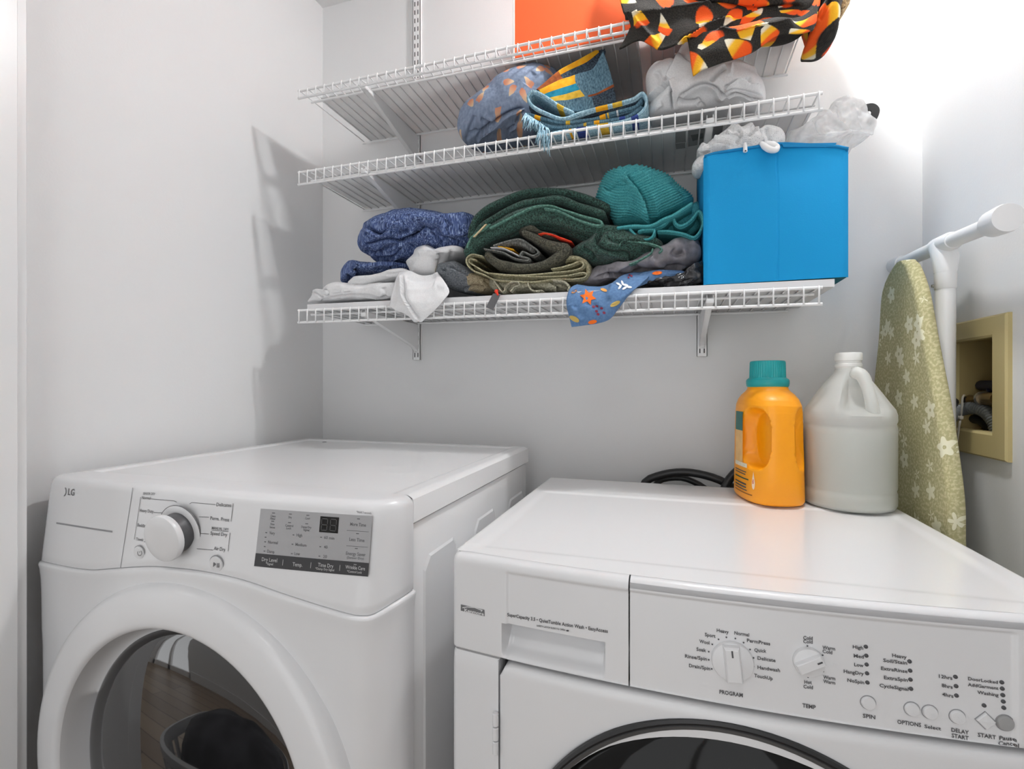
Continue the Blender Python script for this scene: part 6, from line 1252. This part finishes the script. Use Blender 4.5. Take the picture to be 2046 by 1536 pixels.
bands(cpart('folded_layer', r_, C_DENIM, dq), r_, 140, [(0.08, 0.13, C_OR), (0.34, 0.375, C_MUST), (0.62, 0.67, C_OR), (0.68, 0.70, C_MUST), (0.76, 0.78, C_WHITE)])
r_ = ribbon(kN([(820, 785), (1000, 850), (1200, 848), (1500, 800), (1780, 755), (1950, 650)]), 1.100, 1.22, 0.010, n=140, amp=0.002, seed=64)
bands(cpart('folded_layer', r_, C_DENIM, dq), r_, 140, [(0.55, 0.60, C_OR), (0.78, 0.83, C_NAVY), (0.45, 0.48, C_MUST)])
cpart('folded_layer', ribbon(kN([(780, 640), (950, 735), (1130, 785), (1300, 740), (1500, 690), (1750, 640), (1900, 590)]), 1.103, 1.22, 0.009, n=100, amp=0.002, seed=65), C_DENIMD, dq)
# fringe
rng = random.Random(5); MS = []
for i in range(78):
    f = rng.random()
    if i < 44: a = np.array([735 + f * 240, 715 + f * 160]); b = a + np.array([-20 - rng.random() * 50 + f * 60, 70 + rng.random() * 90])
    else: a = np.array([880 + f * 115, 865 + f * 60]); b = a + np.array([-60 + f * 40 + rng.random() * 30, 110 + rng.random() * 120 * (0.4 + f)])
    mid = (a + b) / 2 + np.array([rng.uniform(-18, 18), rng.uniform(-10, 10)])
    y = 1.068 + rng.random() * 0.016
    MS.append(tube([P(*kN([tuple(a)])[0], y=y + 0.014), P(*kN([tuple(mid)])[0], y=y - 0.004), P(*kN([tuple(b)])[0], y=y)], [0.0013, 0.0012, 0.0007], 5, 6))
fr = part('fringe', *join(*MS), C_DENIML, dq, sharp=0); fr['kind'] = 'stuff'
# white sheets
ws = thing('bed_sheet', 'pile of crumpled white sheets at the right of the middle shelf', 'bed sheet', (0.05, 1.2, 1.70))
cpart('bundle', puff(kS([(130, 1190), (150, 1020), (100, 780), (90, 560), (210, 400), (370, 362), (500, 380), (600, 180), (720, 10), (850, -60), (1050, 100), (1200, 330), (1400, 360), (1620, 400), (1810, 480), (1840, 560), (1930, 700), (1968, 900), (1950, 985), (1860, 1045), (1650, 1095), (1500, 1065), (1330, 1045), (1000, 1085), (800, 1125), (550, 1150), (300, 1190)]), 1.15, 1.092, 1.33,
     FL(kS, ([(530, 1120), (500, 900), (480, 700), (440, 635)], 4, 0.014, 's'), ([(440, 640), (330, 745), (180, 900), (130, 1010)], 4, 0.012, 's'), ([(330, 740), (300, 600), (240, 480)], 5, 0.008, 'g'), ([(400, 620), (480, 450), (600, 200)], 5, 0.010, 's'), ([(600, 900), (750, 800), (880, 720), (1030, 695), (1180, 760), (1260, 860), (1360, 900)], 4, 0.014, 's'),
        ([(570, 910), (700, 960), (850, 975), (950, 930)], 5, 0.008, 'g'), ([(1100, 660), (1220, 500), (1340, 420)], 4, 0.010, 'g'), ([(1300, 780), (1420, 690), (1550, 612), (1700, 680), (1900, 740)], 3, 0.009, 's'), ([(1300, 870), (1420, 790), (1560, 790), (1760, 830), (1930, 900)], 3, 0.006, 's'), ([(1360, 900), (1480, 845), (1600, 870), (1740, 930), (1950, 940)], 3, 0.008, 's'), ([(1400, 560), (1410, 460), (1420, 380)], 4, 0.008, 'r'), ([(1700, 560), (1720, 640), (1760, 700)], 4, 0.007, 'g'), ([(1580, 970), (1590, 1020), (1580, 1080)], 4, 0.006, 's'), ([(900, 1040), (960, 1010), (1010, 1070)], 3, 0.008, 'g'), ([(200, 1180), (260, 1050), (350, 990)], 5, 0.006, 'r')), na=340, nr=110, amp=0.005, sc=16, seed=80), C_WHITE, ws)
# print on the liners, seen from below through the wires
def under(which, px, m, parent, name='printed_label', dz=0.0002):
    z = zshelf(which, 0.1) + 0.0021 - dz
    part(name, [tuple(P(u, v, z=z)) for u, v in px], [tuple(range(len(px)))], m, parent, smooth=False)
m_lab = mat('label_grey_print', (0.28, 0.28, 0.28), 0.6, var=0.15, vscale=60); m_lab2 = mat('label_dark_print', (0.12, 0.12, 0.12), 0.6, var=0.3, vscale=80)
under('mid', [(1349, 264), (1370, 262), (1370, 284), (1350, 286)], m_lab, MLn); under('mid', [(1350, 287), (1369, 285), (1369, 296), (1351, 298)], m_lab, MLn)
under('mid', [(1375, 260), (1409, 255), (1409, 287), (1375, 293)], m_lab, MLn); under('mid', [(1380, 270), (1405, 266), (1405, 276), (1384, 282)], m_lab2, MLn, dz=0.0004); under('mid', [(1423, 254), (1445, 250), (1442, 274), (1424, 279)], m_lab, MLn)
for k in range(3): under('top', [(1560, 79 + 3 * k), (1580 - 4 * k, 76.5 + 3 * k), (1580 - 4 * k, 77.5 + 3 * k), (1560, 80 + 3 * k)], m_lab2, TL, 'printed_line')

# ------------------------------------------------------------------ topmost shelf: fleece blanket
fb = thing('fleece_blanket', 'black fleece blanket with orange and yellow candy corn print spilling off the topmost shelf', 'blanket', (0.12, 1.15, 1.92))
V, F, uv, G, n = patch([[(1225, -60, 1.10), (1290, -60, 1.09), (1340, -60, 1.085), (1390, -60, 1.085), (1450, -60, 1.085), (1540, -60, 1.085), (1640, -60, 1.085)], [(1244, 20, 1.066), (1290, 12, 1.062), (1335, 10, 1.060), (1385, 6, 1.060), (1445, 4, 1.06), (1540, 2, 1.06), (1640, 0, 1.06)], [(1258, 52, 1.058), (1290, 46, 1.054), (1330, 50, 1.052), (1380, 46, 1.052), (1440, 40, 1.054), (1530, 34, 1.056), (1635, 24, 1.056)], [(1237, 97, 1.058), (1276, 80, 1.053), (1318, 97, 1.051), (1378, 79, 1.052), (1436, 72, 1.053), (1530, 58, 1.056), (1630, 50, 1.058)]], 110, 60, 0.004,
     FL(kT, ([(140, 120), (260, 105), (450, 90), (640, 60), (840, 20)], 4, 0.012, 's'), ([(240, 130), (300, 200), (420, 330)], 5, 0.006, 'r'), ([(560, 320), (680, 250), (840, 160), (980, 130)], 4, 0.010, 's')), amp=0.004, sc=18, seed=90)
cpart('hanging_layer', (V, F, uv), C_CANDY, fb)
V, F, uv, G, n = patch([[(1372, 70, 1.054), (1420, 62, 1.046), (1480, 48, 1.042), (1540, 36, 1.042), (1600, 32, 1.044), (1632, 8, 1.05)], [(1376, 92, 1.050), (1424, 82, 1.040), (1486, 68, 1.036), (1545, 48, 1.036), (1600, 46, 1.040), (1634, 30, 1.046)], [(1379, 118, 1.050), (1414, 106, 1.040), (1494, 88, 1.036), (1550, 60, 1.038), (1600, 56, 1.040), (1632, 44, 1.046)], [(1384, 151, 1.050), (1402, 138, 1.044), (1500, 106, 1.040), (1556, 70, 1.040), (1600, 66, 1.042), (1625, 60, 1.046)]], 90, 50, 0.004,
     FL(kT, ([(840, 200), (1000, 230), (1200, 190), (1420, 150)], 4, 0.008, 's')), amp=0.003, sc=18, seed=91)
cpart('hanging_layer', (V, F, uv), C_CANDY, fb)
cpart('rolled_fold', puff(kT([(700, -120), (1000, -140), (1400, -140), (1580, -120), (1590, 0), (1570, 100), (1540, 150), (1300, 170), (1000, 150), (800, 100), (640, 60), (560, 0)]), 1.08, 1.040, 1.20, FL(kT, ([(650, 70), (800, 40), (1100, 60), (1500, 40)], 4, 0.008, 'g')), amp=0.004, sc=18, seed=92), C_CANDY, fb)
cpart('rolled_fold', puff(kT([(1500, -160), (1800, -160), (1760, 20), (1735, 90), (1725, 210), (1705, 290), (1650, 318), (1560, 322), (1508, 314), (1530, 230), (1570, 150), (1540, 60)]), 1.10, 1.052, 1.22, FL(kT, ([(1545, 0), (1560, 100), (1540, 180)], 4, 0.010, 's'), ([(1590, 150), (1640, 70), (1680, -20)], 4, 0.006, 'g')), amp=0.004, sc=18, seed=93), C_CANDY, fb)
cpart('shelf_bundle', puff([(1285, 40), (1295, -80), (1340, -150), (1450, -170), (1580, -170), (1650, -140), (1668, -60), (1655, 20), (1560, 30), (1400, 38), (1320, 44)], 1.20, 1.085, 1.33, amp=0.008, sc=14, seed=94), C_CANDY, fb)
ft = thing('furry_fabric', 'tan furry fabric peeking out at the right behind the fleece blanket', 'fabric', (0.30, 1.15, 1.93))
cpart('fur', puff([(1655, 40), (1676, 42), (1684, 24), (1694, 12), (1702, -10), (1708, -60), (1690, -130), (1640, -150), (1620, -20)], 1.15, 1.10, 1.30, amp=0.006, sc=70, seed=95), cloth_mat('tan_fur', srgb(120, 92, 60), srgb(196, 170, 126), 260, bump=1.0, bdist=0.004), ft)

# ------------------------------------------------------------------ in the blue bin
mm_, nt, b = new_mat('white_mesh_net'); b.inputs['Roughness'].default_value = 0.8; b.inputs['Base Color'].default_value = (0.78, 0.78, 0.78, 1)
tc = N(nt, 'ShaderNodeTexCoord'); vo = N(nt, 'ShaderNodeTexVoronoi', i_Scale=330.0); vo.inputs['Randomness'].default_value = 0.2; nt.links.new(tc.outputs['Object'], vo.inputs['Vector'])
gt_ = N(nt, 'ShaderNodeMath', operation='LESS_THAN'); gt_.inputs[1].default_value = 0.26; nt.links.new(vo.outputs['Distance'], gt_.inputs[0])
cr_ = N(nt, 'ShaderNodeMix', data_type='RGBA'); cr_.inputs[6].default_value = (0.80, 0.80, 0.80, 1); cr_.inputs[7].default_value = (0.50, 0.50, 0.50, 1); nt.links.new(gt_.outputs[0], cr_.inputs[0]); nt.links.new(cr_.outputs[2], b.inputs['Base Color'])
bp = N(nt, 'ShaderNodeBump'); bp.inputs['Strength'].default_value = 0.6; bp.inputs['Distance'].default_value = 0.001; nt.links.new(vo.outputs['Distance'], bp.inputs['Height']); nt.links.new(bp.outputs[0], b.inputs['Normal'])
mb = thing('laundry_bag', 'white mesh laundry bag bulging out of the left half of the blue bin', 'laundry bag', (0.12, 1.18, 1.58))
cpart('bag', puff(kM([(170, 640), (160, 530), (235, 460), (370, 372), (455, 308), (515, 345), (630, 290), (690, 345), (725, 362), (800, 325), (900, 340), (975, 392), (990, 500), (900, 640), (600, 700), (300, 720)]), 1.112, 1.090, 1.25,
     FL(kM, ([(230, 470), (400, 440), (560, 460), (700, 400)], 4, 0.010, 's'), ([(500, 350), (520, 440), (480, 520)], 4, 0.009, 'g'), ([(700, 360), (720, 430), (760, 500)], 4, 0.014, 's'), ([(640, 300), (660, 380), (600, 460)], 4, 0.008, 'g'), ([(180, 560), (300, 520), (420, 530)], 4, 0.008, 's'), ([(380, 380), (440, 420), (560, 400)], 4, 0.007, 'r'), ([(800, 340), (820, 420), (860, 490)], 4, 0.007, 'g')), na=260, nr=80, amp=0.006, sc=34, seed=100), mm_, mb)
cpart('gathered_end', puff(kM([(65, 605), (90, 555), (130, 530), (195, 570), (215, 640), (150, 655), (100, 640)]), 1.12, 1.092, 1.18, amp=0.005, sc=50, seed=101), mm_, mb)
cpart('gathered_end', puff(kM([(12, 785), (40, 710), (90, 665), (165, 640), (200, 700), (190, 790), (120, 815), (50, 822)]), 1.125, 1.093, 1.18, amp=0.005, sc=50, seed=102), mm_, mb)
cl = [P(*p, y=yy) for p, yy in zip(kM([(740, 500), (780, 540), (840, 572), (895, 572), (905, 540), (850, 515), (800, 500)]), (1.082, 1.077, 1.075, 1.075, 1.077, 1.078, 1.082))]
part('toggle', *tube(cl, [0.004, 0.006, 0.0065, 0.006, 0.005, 0.006, 0.004], 10, 30), M_WIRE, mb)
mp_, nt, b = new_mat('clear_film'); b.inputs['Base Color'].default_value = (0.86, 0.86, 0.86, 1); b.inputs['Roughness'].default_value = 0.25
tp = N(nt, 'ShaderNodeBsdfTransparent'); tl = N(nt, 'ShaderNodeBsdfTranslucent'); tl.inputs['Color'].default_value = (0.85, 0.85, 0.85, 1)
tc = N(nt, 'ShaderNodeTexCoord'); nz = N(nt, 'ShaderNodeTexNoise', i_Scale=28.0, i_Detail=4.0); nt.links.new(tc.outputs['Object'], nz.inputs['Vector'])
mr = N(nt, 'ShaderNodeMapRange'); mr.inputs[1].default_value = 0.35; mr.inputs[2].default_value = 0.7; mr.inputs[3].default_value = 0.30; mr.inputs[4].default_value = 0.62; nt.links.new(nz.outputs['Fac'], mr.inputs[0])
m1 = N(nt, 'ShaderNodeMixShader'); m1.inputs[0].default_value = 0.45; nt.links.new(b.outputs[0], m1.inputs[1]); nt.links.new(tl.outputs[0], m1.inputs[2])
m2 = N(nt, 'ShaderNodeMixShader'); nt.links.new(mr.outputs[0], m2.inputs[0]); nt.links.new(m1.outputs[0], m2.inputs[1]); nt.links.new(tp.outputs[0], m2.inputs[2]); nt.links.new(m2.outputs[0], nt.nodes['Material Output'].inputs['Surface'])
pg = thing('plastic_bag', 'crinkled clear plastic bag sticking out of the right half of the blue bin', 'plastic bag', (0.27, 1.18, 1.60))
cpart('film', puff(kM([(1000, 560), (1005, 470), (1045, 400), (1190, 330), (1290, 262), (1340, 205), (1420, 180), (1495, 75), (1570, 50), (1700, 75), (1832, 105), (1840, 200), (1925, 362), (1770, 480), (1690, 560), (1600, 680), (1300, 700), (1080, 660)]), 1.13, 1.090, 1.23,
     FL(kM, ([(1430, 180), (1560, 290), (1680, 390)], 3, 0.010, 's'), ([(1190, 440), (1400, 430), (1650, 390), (1900, 360)], 3, 0.009, 'r'), ([(1500, 80), (1560, 200), (1600, 300)], 3, 0.007, 'g'), ([(1290, 270), (1330, 360), (1420, 430)], 3, 0.007, 'g'), ([(1700, 100), (1720, 240), (1760, 360)], 3, 0.008, 'r'), ([(1530, 490), (1640, 420), (1700, 400)], 3, 0.008, 's')), na=240, nr=70, amp=0.010, sc=38, seed=105), mp_, pg)
hk = thing('hanger_hook', 'short black hook poking out of the clear plastic bag', 'hook', (0.35, 1.16, 1.61))
hpts = [P(*p, y=1.155) for p in kM([(1800, 165), (1845, 135), (1900, 128), (1935, 160), (1925, 215), (1895, 265), (1865, 300)])]
c = catmull(np.array(hpts), 36); T_ = np.gradient(c, axis=0); T_ /= np.linalg.norm(T_, axis=1)[:, None]; Nn = np.c_[-T_[:, 2], np.zeros(36), T_[:, 0]]
part('hook', *loft([[tuple(c[i] + Nn[i] * a_ + np.array([0, b_, 0])) for a_, b_ in ((0.0068, -0.002), (0.0068, 0.002), (-0.0068, 0.002), (-0.0068, -0.002))] for i in range(36)]), M_BLACK, hk, smooth=False)

# ------------------------------------------------------------------ laundry basket in the hall (seen in the dryer door)
m_bk = mat('basket_plastic', (0.55, 0.55, 0.56), 0.45)
bk = thing('laundry_basket', 'pale laundry basket of dark clothes on the hall floor, mirrored in the dryer door', 'laundry basket', (-0.93, 0.05, 0))
def bring(z, s): return [(-0.93 + s * 0.30 * math.copysign(abs(math.cos(a)) ** 0.6, math.cos(a)), 0.05 + s * 0.21 * math.copysign(abs(math.sin(a)) ** 0.6, math.sin(a)), z) for a in np.linspace(0, 2 * PI, 40, endpoint=False)]
part('base', *loft([bring(0.0, 0.82), bring(0.03, 0.84), bring(0.03, 0.80)]), m_bk, bk)
part('rim', *loft([bring(0.27, 1.0), bring(0.29, 1.03), bring(0.31, 1.03), bring(0.315, 0.98), bring(0.27, 0.96)], cap=False), m_bk, bk)
for a in range(40):
    L0 = bring(0.02, 0.835)[a]; L1 = bring(0.28, 0.99)[a]; part('slat', *tube([L0, L1], 0.009, 6), m_bk, bk)
for z in (0.10, 0.185):
    s = 0.835 + (0.99 - 0.835) * (z - 0.02) / 0.26; c_ = bring(z, s); part('band', *tube(c_ + [c_[0]], 0.008, 6), m_bk, bk)
V, F = lathe([(0.0, 0.42), (0.10, 0.40), (0.17, 0.36), (0.20, 0.31), (0.20, 0.2), (0.16, 0.06)], (-0.93, 0.05, 0), seg=40, sx=1.3, sy=0.95)
V = np.array(V); V = V + 0.03 * np.stack([noise3(V, 9, 1), noise3(V, 9, 5), noise3(V, 9, 9)], 1); V[:, 2] = np.maximum(V[:, 2], 0.035)
solo('clothes_pile', V, F, cloth_mat('dark_clothes', srgb(18, 18, 20), srgb(60, 60, 64), 12), 'heap of dark clothes in the laundry basket', 'clothes', sharp=0)
